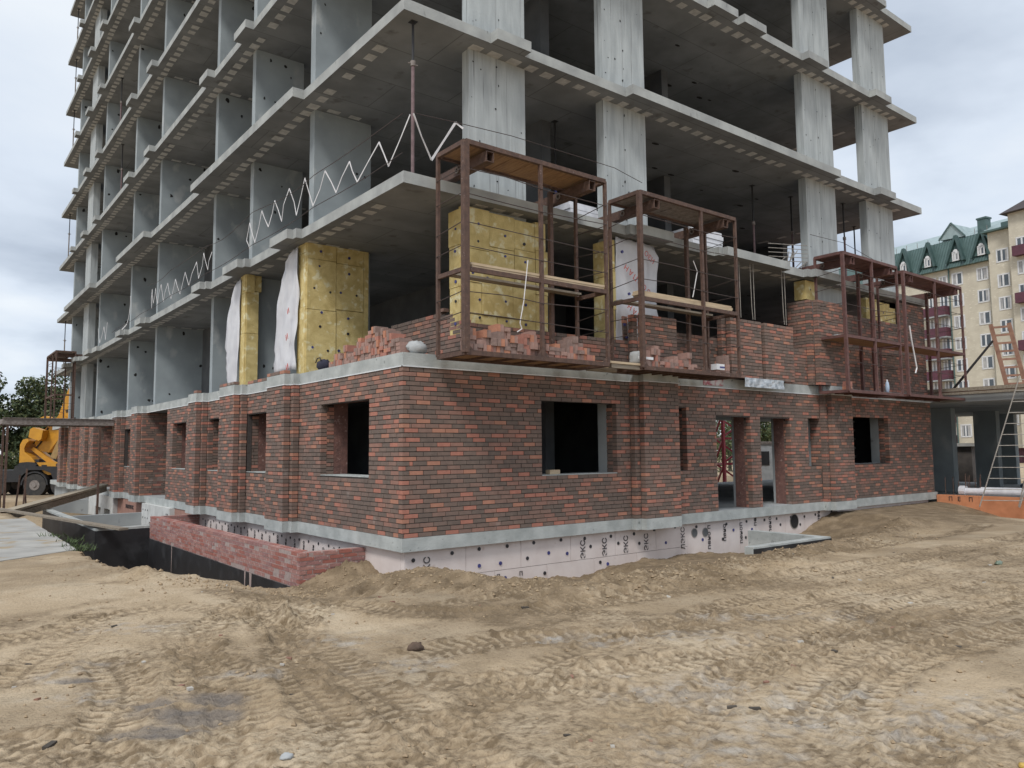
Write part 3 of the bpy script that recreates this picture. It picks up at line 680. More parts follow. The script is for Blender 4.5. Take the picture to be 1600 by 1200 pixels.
# brick reveals of the openings (the far jambs face the camera) and porch side walls
for (a, b, z0, z1) in OPR:
    d = .19 if z0 < .5 else .29
    s_ = -.006 if abs(b-12.24) < .01 else .124
    lay(br, 'y', b, -1, s_, d, z0 if z0 > .5 else GZ, int((z1-(z0 if z0 > .5 else GZ))/.0755), depth=.1)
    backing(mr, 'y', b, -1, s_, d, max(z0, GZ), z1)
for (a, b, z0, z1) in OPL:
    if z1 > 2.9:
        lay(bl_, 'x', b, -1, -.006, 2.6, GZ, GR, depth=.1); backing(ml, 'x', b, -1, -.006, 2.6, GZ, 2.93)
    else:
        lay(bl_, 'x', b, -1, .124, .27, z0, int((z1-z0)/.0755), depth=.1); backing(ml, 'x', b, -1, .124, .27, z0, z1)
finish_bricks(wr, br); finish_bricks(wl, bl_)
mr.build('mortar_bed', MORT, wr, fixn=False); ml.build('mortar_bed', MORT, wl, fixn=False)
# inner leaf behind the facing
ib = MB(); shr = [(a+.0, b-.0, z0-.001, z1+.05) for a, b, z0, z1 in OPR]
backing(ib, 'x', .29, -1, .29, 18.3, GZ, 2.94, [o for o in shr], d0=.005, d1=.245)
ib.build('inner_leaf', CONC, wr, fixn=False)
for o in OPR[2:4]:
    ib = MB(); ib.box(o[1], o[1]+.02, .192, .47, GZ, o[3]+.05); ib.build('rough_jamb', MASON, wr, fixn=False)
ib = MB(); backing(ib, 'y', .27, -1, .54, 34, GZ, 2.94, [(a, b, z0-.001, z1+.05) for a, b, z0, z1 in OPL], d0=.003, d1=.29)
ib.build('inner_leaf', MASON, wl, fixn=False)
mb = MB()
for (a, b, z0, z1) in OPL:
    if z1 < 2.9: mb.box(.002, .5, a+.003, b-.003, z0-.012, z0+.004)
mb.build('window_sill', BAND, wl, fixn=False)
mb = MB(); mb.box(2.89, 4.82, .004, .5, 1.118, 1.134); mb.build('window_sill', BAND, wr, fixn=False)
# stair flights seen through the right window
st = thing('concrete_stair', 'dark stair flights seen through the right hand window of the brick wall', 'stair', (15, 2.4, .2))
for i in range(6):
    mb = MB(); mb.box(13.2, 17, 1.6, 1.95, 1.0+i*.27, 1.07+i*.27); mb.build('step', CONC, st, fixn=False)
mb = MB(); mb.box(13.3, 13.4, 1.6, 2.0, .22, 2.9); mb.build('stringer', CONC, st, fixn=False)
mb = MB(); mb.box(3.2, 3.45, .15, .27, 1.135, 1.215); tag(mb.build('brick', PLANK), 'single pale block lying on the sill of the wide dark window', 'block')

# --- second storey brickwork, unfinished
SZ = 3.170
w2a = thing('corner_brick_wall', 'unfinished stepped brick wall round the corner balcony above the ledge', 'brick wall', (1.3, 0, SZ))
b2, m2 = [], MB()
ta = lambda a: 3.78 if a < 5.3 else 4.30
lay(b2, 'x', 0, -1, 1.30, 5.2, SZ, 8, corner=1)
backing(m2, 'x', 0, -1, 1.43, 5.2, SZ, SZ+8*.0755-.02)
def tl(y): return 3.88 if y < .4 else 4.01 if y < .8 else 4.17 if y < 1.2 else 4.10 if y < 2.75 else 3.78
lay(b2, 'y', 1.30, -1, 0, 3.5, SZ, 14, top=tl, corner=0)
for (p, q, tt) in ((.13,.4,3.86),(.4,.8,3.99),(.8,1.2,4.08),(1.2,2.72,4.08),(2.72,3.5,3.75)): backing(m2, 'y', 1.30, -1, p, q, SZ, tt-.05, inset=0)
m2.box(1.32, 1.43, .02, .13, SZ, 3.75)
finish_bricks(w2a, b2); m2.build('mortar_bed', MORT, w2a, fixn=False)
w2b = thing('middle_brick_wall', 'half built second storey brick wall with two narrow pilasters behind the second cage', 'brick wall', (8, 0, SZ))
b2, m2 = [], MB()
GRO = [(9.42,9.56,SZ-.1,5)]
for (a, b, o, rows) in ((5.2,5.34,.13,15),(5.34,6.4,.26,15),(6.4,8.1,0,12),(8.1,8.25,.13,18),(8.25,10.75,.26,18),(10.75,11.72,0,12)):
    lay(b2, 'x', -o, -1, a, b, SZ, rows, GRO, depth=.122); backing(m2, 'x', -o, -1, a, b, SZ, SZ+rows*.0755-.02, GRO)
m2.box(9.4, 9.58, -.13, -.03, SZ, 4.5)
lay(b2, 'y', 5.2, -1, .124, .5, SZ, 15); backing(m2, 'y', 5.2, -1, .124, .5, SZ, 4.28)
finish_bricks(w2b, b2); m2.build('mortar_bed', MORT, w2b, fixn=False)
w2c = thing('right_brick_wall', 'taller second storey brick wall at the right end behind the two red brown cages', 'brick wall', (15, 0, SZ))
b2, m2 = [], MB()
for (a, b, o, rows) in ((11.75,11.9,.13,29),(11.9,13.3,.26,29),(13.3,16.9,0,27),(16.9,18.45,0,36)):
    lay(b2, 'x', -o, -1, a, b, SZ, rows, depth=.122); backing(m2, 'x', -o, -1, a, b, SZ, SZ+rows*.0755-.02)
lay(b2, 'y', 11.75, -1, .0, .5, SZ, 29); backing(m2, 'y', 11.75, -1, .0, .5, SZ, SZ+29*.0755-.02)
finish_bricks(w2c, b2); m2.build('mortar_bed', MORT, w2c, fixn=False)
wc_ = thing('brick_course', 'single low course of new bricks laid along the ledge left of the yellow wool', 'brick course', (-.1, 7, SZ))
b2 = []
for (a, b, o) in ((4.3,5.25,.26),(5.25,7.18,0),(7.33,8.42,.26),(8.42,9.3,0),(10.33,10.6,.26)): lay(b2, 'y', -o, -1, a, b, SZ, 1, depth=.12)
finish_bricks(wc_, b2)

# --- sunken red parapet and bitumen coated light wells on the left
par = thing('brick_parapet', 'low parapet of common red bricks around the sunken light well', 'parapet', (-.6, 6, -1))
bp_, mp_ = [], MB(); PW = [.5,.22,.28]
PZ = -.62; rows = 8
for (ax, f, s, a, b) in (('y',-1.08,-1,1.42,11.3),('x',1.42,-1,-1.08,.2),('y',-.83,1,1.67,11.05),('x',11.05,-1,-.83,.2)):
    lay(bp_, ax, f, s, a, b, PZ, rows, depth=.115, rh=.0715, weights=PW, jt=.005, bl=.25, gap=.016, hgt=.058, corner=(1 if ax == 'x' and f < 2 else 0 if (ax == 'y' and s < 0) else None))
mp_.box(-1.07, -.84, 1.43, 11.29, PZ-.3, -.062); mp_.box(-.85, .2, 1.433, 1.66, PZ-.29, -.0622); mp_.box(-.85, .2, 11.06, 11.287, PZ-.29, -.0618)
finish_bricks(par, bp_, CBRK); mp_.build('mortar_bed', MORTL, par, fixn=False)
bit = thing('light_well', 'black bitumen coated light well wall below the red parapet', 'retaining wall', (-.8, 6, -2))
mb = MB(); mb.box(-1.10, -.80, 1.40, 11.32, -2.2, PZ-.01); mb.build('coated_wall', BITUM, bit, fixn=False)
mb = MB()
for (y, w, h) in ((9.0,.02,.7),(3.6,.05,.6),(3.9,.03,.35)):
    mb.add([(-1.104, y-w, PZ), (-1.104, y+w*1.5, PZ), (-1.104, y+w*.6, PZ-h), (-1.104, y-w*.3, PZ-h*1.1)], [(0,1,2,3)])
mb.build('mortar_drip', MORTL, bit)
bit2 = thing('light_well', 'black bitumen coated concrete light well beside the road plates', 'retaining wall', (-1.2, 15, -2))
mb = MB(); mb.box(-2.36, 0.2, 11.33, 11.55, -2.2, -.36); mb.box(-2.36, -2.14, 11.55, 21, -2.2, -.36); mb.build('coated_wall', BITUM, bit2, fixn=False)
mb = MB(); mb.box(-2.35, .2, 11.34, 11.545, -.358, -.30); mb.box(-2.35, -2.15, 11.545, 21, -.358, -.301); mb.build('concrete_rim', BAND, bit2, fixn=False)
mb = MB(); mb.box(-2.1, .2, 16.6, 16.85, -2.2, -.32); mb.box(-2.1, .2, 26.0, 26.25, -2.2, -.3); mb.build('cross_wall', CONC, bit2, fixn=False)
wel = thing('light_well', 'small open concrete light well sunk in the sand by the foam clad plinth', 'light well', (7.5, -.9, -1))
mb = MB(); mb.box(6.6, 9.36, -1.80, -1.60, -1.2, -.30); mb.box(9.14, 9.36, -1.60, .12, -1.2, -.301); mb.build('well_wall', BAND, wel, fixn=False)
mb = MB(); mb.box(6.6, 9.375, -1.815, -1.80, -1.2, -.335); mb.box(9.36, 9.375, -1.80, .1, -1.2, -.335); mb.build('bitumen_coat', BITUM, wel, fixn=False)

# --- foam boards on the plinth
pl = thing('foam_plinth', 'pale pink foam boards with black print cladding the plinth above the sand', 'insulation', (9, .1, -.6))
def board(x0, x1, z0, z1, m_, d=.0, y0=.10, ax='x', par_=None):
    mb = MB(); e = .004
    if ax == 'x': mb.box(x0+e, x1-e, y0+d, .22, z0+e, z1-e)
    else: mb.box(y0+d, .22, x0+e, x1-e, z0+e, z1-e)
    return mb.build('foam_board', m_, par_ or pl, fixn=False)
xs = [.10,1.28,2.46,3.64,4.82,6.0,6.99]
for a, b in zip(xs[:-1], xs[1:]): board(a, b, -.48, -.002, XPS, rng.uniform(0, .006))
xs = [.10,.7,1.88,3.06,4.24,5.42,6.99]
for a, b in zip(xs[:-1], xs[1:]): board(a, b, -1.08, -.48, XPS, rng.uniform(0, .006))
xs = [6.99,7.62,8.24,8.85,9.46,10.06,10.66,11.5,12.1,12.7,13.4,14.6,15.8,17,18.3]
for a, b in zip(xs[:-1], xs[1:]): board(a, b, -1.0, -.002, XPS, rng.uniform(0, .006))
for a in (1.48, 8.9, 10.1): pass
dw = lambda p, n, par_, m_, r=.030: None
def disc(p, n, r, m_, par_, name='dowel', th=.006, k=10):
    mb = MB(); n = Vector(n); mb.cyl(Vector(p)-n*.002, Vector(p)+n*th, r, k); return mb.build(name, m_, par_)
for (x, z) in [(.26,-.15),(1.0,-.1),(1.55,-.08),(2.15,-.08),(2.75,-.07),(3.4,-.07),(1.55,-.36),(2.0,-.36),(2.6,-.33),(3.1,-.28),(3.55,-.33),(4.15,-.25),(4.9,-.25),(5.5,-.3),(.55,-.33),(1.38,-.60),(2.1,-.62),(3.0,-.63),(4.4,-.57),(4.6,-.62),(6.3,-.35),(4.0,-.09),(4.7,-.1),(5.35,-.1),(5.95,-.06),(6.6,-.05),(7.3,-.09),(8.35,-.1),(8.6,-.25),(9.1,-.09),(9.3,-.28),(9.8,-.1),(10.3,-.1),(10.45,-.25),(10.9,-.1),(11.5,-.12),(11.3,-.3),(12.0,-.1),(7.5,-.38),(8.2,-.42),(9.05,-.45)]:
    disc((x, .098, z), (0,-1,0), .033, DOWEL if rng.random() < .6 and z < -.12 else DOWELB, pl)
for x in (.52, 3.957, 4.53, 5.12, 5.71): put_text('ЭКС', .165, (x, .094, -.285), (0,0,1), (-1,0,0), BLACKPRINT, pl)
put_text('ЛЭКС', .165, (6.85, .094, -.30), (0,0,1), (-1,0,0), BLACKPRINT, pl)
for x, wd, z in ((7.72,'пено п',-.34),(8.27,'пено',-.28),(8.88,'пеноп',-.33),(9.43,'пе',-.12),(10.02,'пено',-.22),(12.15,'пен',-.14),(12.75,'пен',-.14)): put_text(wd, .165, (x, .094, z), (0,0,1), (-1,0,0), BLACKPRINT, pl)
for x in (1.95, 2.45): put_text('П', .11, (x, .094, -.585), (1,0,0), (0,0,1), BLACKPRINT, pl)
for (x, z, r) in ((7.233,-.217,.10),(7.60,-.23,.10),(11.05,-.21,.19)):
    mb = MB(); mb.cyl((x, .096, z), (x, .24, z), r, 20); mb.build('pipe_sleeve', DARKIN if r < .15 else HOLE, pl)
    mb = MB(); n = 20
    for i in range(n):
        a0, a1 = i*2*math.pi/n, (i+1)*2*math.pi/n
        mb.add([(x+math.cos(a0)*r, .094, z+math.sin(a0)*r), (x+math.cos(a1)*r, .094, z+math.sin(a1)*r), (x+math.cos(a1)*r*.88, .094, z+math.sin(a1)*r*.88), (x+math.cos(a0)*r*.88, .094, z+math.sin(a0)*r*.88)], [(0,1,2,3)])
    mb.build('sleeve_rim', ALU, pl)
# left plinth, deeper in the wells
pl2 = thing('foam_plinth', 'foam clad basement wall with small windows behind the sunken parapet', 'insulation', (.1, 14, -1))
for a in np.arange(.22, 11, 1.18): board(a, min(a+1.18, 11.05), -1.0, -.002, XPS, rng.uniform(0, .006), ax='y', par_=pl2)
segs = [(11.55,13.2,XPSD),(13.2,16.6,XPSW),(16.9,21.0,XPSD),(21.0,26.0,XPSW)]
BWN = [(13.7,14.4,-1.6,-.55),(14.9,15.6,-1.6,-.55),(21.6,22.7,-1.4,-.5),(23.4,24.5,-1.4,-.5)]
for (a, b, m_) in segs:
    mb = MB(); backing(mb, 'y', -.12 if m_ is XPSW else .02, -1, a, b, -2.2, -.003, [o for o in BWN if a < o[0] < b], d0=0, d1=.2 if m_ is XPSW else .18, inset=0); mb.build('foam_board', m_, pl2, fixn=False)
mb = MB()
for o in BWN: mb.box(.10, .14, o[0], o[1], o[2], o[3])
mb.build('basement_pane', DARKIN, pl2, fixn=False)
for i, y in enumerate(np.arange(2.2, 10.8, .46)):
    put_text(random.choice(['пено', 'экс', 'пен']), .12, (.092, y, -.30), (0,0,1), (0,1,0), BLACKPRINT, pl2)
    disc((.098, y+.23, -.16), (-1,0,0), .026, DOWELB, pl2)
for y in (13.4, 13.55, 15.8, 16.1, 16.4): 
    for z in (-.2, -.45, -.75): disc((-.122, y, z), (-1,0,0), .03, BLACKPRINT, pl2)
for z in (-.25, -.8): put_text('пеноплэкс', .24, (.012, 19.0, z), (0,-1,0), (0,0,1), BLACKPRINT, pl2)
# ------------------------------------------------------------------ second storey insulation and membranes
def film(name, P, du, dv, nu_, nv_, amp, seed, label, th=.004, shape=None):
    """hanging sheet: P origin (top left), du across, dv down; folds push along the normal"""
    P, du, dv = Vector(P), Vector(du), Vector(dv); n = du.cross(dv).normalized(); mb = MB(); vs = []
    for j in range(nv_+1):
        for i in range(nu_+1):
            a, b = i/nu_, j/nv_; s0, s1 = shape(b) if shape else (0, 1); aa = s0+(s1-s0)*a
            f = float(fbm(np.array([aa*2.4+b*.7]), np.array([b*.8+aa*.3]), 1.3, 2, seed)[0])*amp*1.2 + float(fbm(np.array([aa*6+b*1.6]), np.array([b*.7]), 1.6, 2, seed+3)[0])*amp*.9 + abs(math.sin(aa*9+b*2.2))*amp*.25
            vs.append(P+du*aa+dv*b+n*f)
    fs = [(j*(nu_+1)+i, j*(nu_+1)+i+1, (j+1)*(nu_+1)+i+1, (j+1)*(nu_+1)+i) for j in range(nv_) for i in range(nu_)]
    mb.add(vs, fs); o = mb.build(name, FILM, None, smooth=True)
    md = o.modifiers.new('thickness', 'SOLIDIFY'); md.thickness = th
    return tag(o, label, 'membrane'), n
def wool(root, ax, face, s, cells, depth=.10):
    for (a, b, z0, z1) in cells:
        e = .005; j = rng.uniform(0, .022); mb = MB(); f0 = face+s*j; f1 = face-s*depth
        if ax == 'x': mb.box(a+e, b-e, f0, f1, z0+e, z1-e)
        else: mb.box(f0, f1, a+e, b-e, z0+e, z1-e)
        mb.build('wool_board', WOOL, root, fixn=False)
def dowels(root, ax, face, s, pts):
    for (a, z) in pts:
        p = (a, face, z) if ax == 'x' else (face, a, z); n = (0, s, 0) if ax == 'x' else (s, 0, 0)
        disc(p, n, rng.uniform(.022,.030), DOWEL if rng.random() < .75 else DOWELB, root, th=.012)
Z2, Z3 = 3.172, 5.955
# A: on the first cross wall, seen from the yard
wa = thing('mineral_wool_panel', 'tall yellow mineral wool panel with blue dowels beside the white membrane at the corner', 'insulation', (.9, 4.35, Z2))
wool(wa, 'x', 4.33, -1, [(.20,.86,Z2,4.55),(.86,1.50,Z2,4.60),(.20,.85,4.55,5.62),(.85,1.50,4.60,5.60),(.20,.86,5.62,Z3),(.86,1.50,5.60,Z3),(1.50,1.62,Z2,Z3)], .115)
wool(wa, 'y', .19, -1, [(4.34,4.75,Z2,4.6),(4.345,4.75,4.6,5.75),(4.34,4.75,5.75,Z3)], .17)
dowels(wa, 'x', 4.318, -1, [(.5,5.8),(1.15,5.75),(.47,5.48),(1.15,5.4),(.36,5.0),(.72,4.95),(.96,4.97),(1.33,4.95),(.53,4.5),(1.14,4.43),(.5,4.2),(1.14,4.1),(.34,3.75),(.68,3.7),(.93,3.72)])
fm, fn = film('white_membrane', (.10, 5.60, 5.90), (0,-1.0,0), (.0,.0,-2.60), 14, 24, .075, 5, 'billowing white membrane sheet hanging left of the tall yellow wool panel', shape=lambda b: (float(np.interp(b, [0,.05,.12,.22,.34,.5,.75,1], [.72,.55,.22,.08,-.02,-.26,-.30,-.22])), 1))
for (y, z, sz) in ((4.85,4.55,.16),(4.9,4.0,.18),(4.85,3.35,.2)): put_text('И', sz, (.02, y, z), (0,-.9,.3), (.0,.3,.9), REDPRINT, fm)
# B: second narrow strip
wb_ = thing('mineral_wool_panel', 'narrow yellow mineral wool strip on the second cross wall edge', 'insulation', (.3, 8.2, Z2))
wool(wb_, 'y', .19, -1, [(7.98,8.34,Z2,4.5),(7.98,8.34,4.5,5.5),(7.9,8.34,5.5,Z3)], .18)
wool(wb_, 'x', 7.97, -1, [(.20,.50,Z2,4.5),(.20,.50,4.5,5.55),(.15,.56,5.55,Z3)], .17)
film('white_membrane', (.12, 9.3, 5.88), (0,-1.0,0), (0,0,-2.66), 10, 20, .06, 9, 'narrow white membrane sheet hanging by the second yellow strip', shape=lambda b: (float(np.interp(b, [0,.08,.18,.32,.6,.8,1], [.75,.55,.3,.05,-.02,.10,.28])), 1.05))
# C: wide corner pier
wc = thing('mineral_wool_panel', 'wide yellow mineral wool cladding on the corner pier behind the first steel cage', 'insulation', (2.3, .28, Z2))
wool(wc, 'x', .27, -1, [(1.33,1.92,5.15,5.90),(1.92,2.5,5.25,5.88),(2.5,3.0,5.30,5.86),(1.33,1.92,4.55,5.15),(1.92,2.5,4.62,5.25),(2.5,3.0,4.62,5.30),(1.33,1.75,3.98,4.55),(1.75,2.45,3.98,4.62),(2.45,3.0,3.98,4.62),(1.33,2.1,3.60,3.98),(2.1,3.0,3.60,3.98),(3.0,3.30,3.60,4.5),(3.0,3.30,4.5,5.35),(3.0,3.26,5.35,5.9)], .105)
wool(wc, 'y', 1.315, -1, [(.285,.62,3.60,4.45),(.285,.64,4.45,5.2),(.285,.66,5.2,5.85)], .10)
dowels(wc, 'x', .258, -1, [(1.68,5.62),(1.67,5.30),(2.28,5.5),(2.28,5.12),(2.73,5.42),(2.75,5.08),(1.55,4.72),(1.87,4.66),(2.14,4.62),(2.5,4.6),(2.75,4.62),(1.7,4.25),(2.28,4.28),(2.75,4.27),(1.7,3.93),(2.3,3.92),(2.75,3.9)])
dowels(wc, 'y', 1.303, -1, [(.42,5.5),(.44,5.1),(.42,4.55),(.42,4.2),(.43,3.8)])
# D: second pier, wool edge and printed membrane
wd_ = thing('mineral_wool_panel', 'narrow yellow mineral wool strip beside the red printed membrane on the second pier', 'insulation', (4.95, .3, Z2))
wool(wd_, 'y', 4.87, -1, [(.18,.62,3.8,4.35),(.16,.62,4.35,5.1),(.17,.62,5.1,5.85)], .12)
wool(wd_, 'x', .16, -1, [(4.86,5.02,3.8,4.4),(4.86,5.03,4.4,5.2),(4.86,5.02,5.2,5.85)], .10)
fm2, n2 = film('printed_membrane', (5.03, .14, 5.92), (1.30,0,0), (-.02,-.0,-2.55), 20, 22, .05, 21, 'white membrane sheet with slanting red print behind the second steel cage', shape=lambda b: (0, float(np.interp(b, [0,.1,.25,.55,.62,1], [.92,1.04,.97,.95,.98,.93]))))
for k, ch in enumerate('ИЗОСПАН'): put_text(ch, .17, (6.02-.13*k, .035, 4.78+.085*k), (-.83,0,.55), (-.55,0,-.83), REDPRINT, fm2)
for k, ch in enumerate('ИЗОСПАН'): put_text(ch, .17, (6.10-.13*k, .035, 3.98+.085*k), (-.83,0,.55), (-.55,0,-.83), REDPRINT, fm2)
put_text('ИЗО', .16, (5.95, .035, 5.62), (-.83,0,.55), (-.55,0,-.83), REDPRINT, fm2)
for (x, z) in ((5.12,5.6),(5.15,4.1),(5.2,3.85),(5.75,4.15),(5.3,4.75)): disc((x, .05, z), (0,-1,0), .03, DOWEL, fm2, th=.03)
# E and F at the right
we = thing('mineral_wool_panel', 'small yellow wool patch under the slab at the third pier', 'insulation', (12.2, .3, 5.4))
wool(we, 'x', .10, -1, [(11.95,12.45,5.42,5.93)], .3); dowels(we, 'x', .09, -1, [(12.2,5.7)])
wf = thing('mineral_wool_panel', 'ragged yellow wool panel above the brick wall behind the far red brown cage', 'insulation', (16, .3, 5.2))
wool(wf, 'x', .12, -1, [(15.1,15.75,5.21,5.85),(15.75,16.5,5.21,5.80),(16.5,16.85,5.21,5.7)], .2); dowels(wf, 'x', .11, -1, [(15.4,5.5),(16.1,5.5)])
mb = MB(); mb.box(12.5, 14.4, .30, .6, Z2, Z3); mb.box(15.96, 17.58, .38, .6, Z2, Z3); mb.build('pier', CONCP, frame, fixn=False)

# ------------------------------------------------------------------ hanging steel cages
def cage(x0, x1, mid, label, steel, roof_m, deck_m, z0=3.10, z1=6.47, yf=-.95, yb=-.16, fat=.085, zm=4.42, plank=True, solid_deck=False, bays=None):
    root = thing('hanging_cage', label, 'work platform', ((x0+x1)/2, yf, z0), 'steel work cages hung from the floor slab')
    def B(name, a, b, w, h=None, m_=steel):
        mb = MB(); mb.bar(a, b, w, h); return mb.build(name, m_, root)
    w = .055
    B('post', (x0, yf, z0), (x0, yf, z1), fat, fat); B('post', (x1, yf, z0), (x1, yf, z1), w); B('post', (mid, yf, z0), (mid, yf, z1), .06)
    B('post', (x0, yb, z0), (x0, yb, z1), w); B('post', (x1, yb, z0), (x1, yb, z1), w); B('post', (x1-.62, yb+.02, z0+.1), (x1-.62, yb+.02, z1-.1), .075)
    for z in (z0, z1):
        B('rail', (x0, yf, z), (x1, yf, z), .07, .075); B('rail', (x0, yb, z), (x1, yb, z), .06, .07); B('rail', (x0, yf, z-.001), (x0, yb, z-.001), .06, .075); B('rail', (x1, yf, z-.001), (x1, yb, z-.001), .06, .075)
    B('rail', (x0+.04, yf, zm), (x1-.02, yf, zm), .05, .075); B('rail', (x0, yf+.03, zm-.001), (x0, yb, zm-.001), .05, .07); B('rail', (x1, yf+.03, zm-.001), (x1, yb, zm-.001), .05, .07)
    # wire guards
    for z in (3.72, 4.05, 4.78, 5.16, 5.62, 6.02) if zm > 4 else (3.6, 5.1, 5.6):
        mb = MB(); sag = rng.uniform(-.03, .03); mb.tube([(x0, yf-.03, z), ((x0+mid)/2, yf-.035, z+sag), (mid, yf-.035, z-.02), (x1, yf-.03, z+rng.uniform(-.05, .05))], .008, 5); mb.build('guard_wire', WIRE, root)
        mb = MB(); mb.tube([(x0-.03, yf, z+.02), (x0-.035, yb, z+rng.uniform(-.08, .05))], .008, 5); mb.tube([(x1, yf, z+.02), (x1+.01, yb, z+rng.uniform(-.08, .08))], .008, 5); mb.build('guard_wire', WIRE, root)
    # two hollow beams carrying the cage from the slab
    for xb in (x0+.48, x1-.33):
        mb = MB(); zt, zb_, t_ = z1-.06, z1-.06-.175, .012; a, b, yA, yB = xb-.075, xb+.075, yf-.02, 1.0
        mb.box(a, b, yA, yB, zt-t_, zt); mb.box(a, b, yA, yB, zb_, zb_+t_); mb.box(a, a+t_, yA, yB, zb_+t_, zt-t_); mb.box(b-t_, b, yA, yB, zb_+t_, zt-t_); mb.box(a+t_, b-t_, yB-.1, yB, zb_+t_, zt-t_)
        bo = mb.build('hanger_beam', steel, root, fixn=False)
        mb = MB(); c = Vector((xb-.09, yb+.02, zb_+.09)); n = 14
        for i in range(n): mb.cyl(c+Vector((0, math.cos(i*2*math.pi/n), math.sin(i*2*math.pi/n)))*.045, c+Vector((0, math.cos((i+1)*2*math.pi/n), math.sin((i+1)*2*math.pi/n)))*.045, .014, 5)
        mb.build('lifting_ring', RUSTG, bo)
    # roof boards
    n = int((x1-x0)/.2); wd = (x1-x0-.12)/n
    for i in range(n):
        a = x0+.06+i*wd; mb = MB(); mb.box(a+.004, a+wd-.004, yf+.07, yb-.06+.02, z1-.004+rng.uniform(0, .01), z1+.024); mb.build('roof_board', roof_m, root, fixn=False)
    # floor
    n = bays or 6; wd = (x1-x0-.12)/n
    for i in range(n):
        a = x0+.06+i*wd; mb = MB(); mb.box(a+.03, a+wd-.01, yf+.05, yb-.04, z0+.005, z0+.03); mb.build('floor_panel', deck_m, root, fixn=False)
        B('floor_bearer', (a+.012, yf+.03, z0-.004), (a+.012, yb-.03, z0-.004), .035, .05)
    # gussets
    for xx, sx in ((x0, 1), (x1, -1), (mid, 1), (mid, -1)):
        mb = MB(); mb.prism([(xx+sx*.03, yf-.02, z0+.036), (xx+sx*.14, yf-.02, z0+.036), (xx+sx*.03, yf-.02, z0+.15)], (0, .012, 0)); mb.build('gusset', steel, root)
    if solid_deck:
        mb = MB(); mb.box(x0+.04, x1-.04, yf+.03, yb-.03, zm-.02, zm+.0); mb.build('middle_deck', PLY, root, fixn=False)
    return root
cA = cage(.565, 3.66, 2.12, 'rusty steel cage with plywood roof hanging before the wide yellow wool pier', RUST, PLY, PLY, fat=.10)
cB = cage(4.58, 7.56, 6.42, 'rusty steel cage with dark roof before the red printed membrane', RUST, RUSTG, PLANKG, bays=9, fat=.085)
cC = cage(12.05, 14.86, 13.5, 'dark red brown steel cage with open middle deck left of the outermost one', RUSTR, RUSTR, RUSTR, z0=2.98, z1=6.46, yf=-.9, zm=4.36, solid_deck=True, fat=.075)
cD = cage(15.28, 19.0, 17.2, 'outermost red brown steel cage reaching past the right end of the building', RUSTR, RUSTR, RUSTR, z0=3.0, z1=6.42, yf=-.88, zm=4.38, solid_deck=True, fat=.075)
def planks(x0, x1, z, label, n=2, y=-.6):
    for i in range(n):
        mb = MB(); mb.box(x0+rng.uniform(-.03,.03), x1+rng.uniform(-.03,.03), y+rng.uniform(-.02,.02)-.1, y+.1, z+i*.043, z+i*.043+.04)
        tag(mb.build('plank', PLANK, None, fixn=False), label % ('upper' if i == n-1 else 'lower' if i == 0 else 'middle'), 'plank', 'planks laid in the cages')
planks(.70, 3.62, 4.46, '%s pale plank stacked on the middle rail of the plywood roofed cage', 2, -.82)
planks(4.62, 7.45, 4.46, '%s pale plank stacked on the middle rail of the dark roofed cage', 3, -.80)
mb = MB(); mb.box(.65, 3.6, -.35, -.15, 4.46, 4.50); tag(mb.build('plank', PLANKG, None, fixn=False), 'weathered back plank across the middle rail of the plywood roofed cage', 'plank', 'planks laid in the cages')
mb = MB(); mb.box(4.65, 7.5, -.36, -.16, 4.46, 4.50); tag(mb.build('plank', PLANKG, None, fixn=False), 'weathered back plank across the middle rail of the second cage', 'plank', 'planks laid in the cages')
# the far cage at the end of the left face
cE = copy_tree(cB); cE.location = (-.55, 32.2, 3.0); cE.rotation_euler = (0, 0, -math.pi/2)
cE['label'] = 'dark rusty steel cage hung from the far left end of the building'
cE.location = (-.95, 32.0, 3.05)
# white pallet boards sticking out between cages A and B
mb = MB(); mb.box(3.72, 4.62, -.92, -.72, 3.14, 3.18); pal = mb.build('pallet', PLANK, None, fixn=False); tag(pal, 'pale timber pallet bridging the gap between the two rusty cages', 'pallet')
mb = MB()
for y in (-.68, -.44, -.22): mb.box(3.72, 4.62, y-.08, y+.08, 3.14, 3.175)
mb.build('deck_board', PLANK, pal, fixn=False)
for y in (-.9, -.3): mb = MB(); mb.box(3.80, 4.55, y, y+.08, 3.06, 3.139); mb.build('bearer', PLANKG, pal, fixn=False)

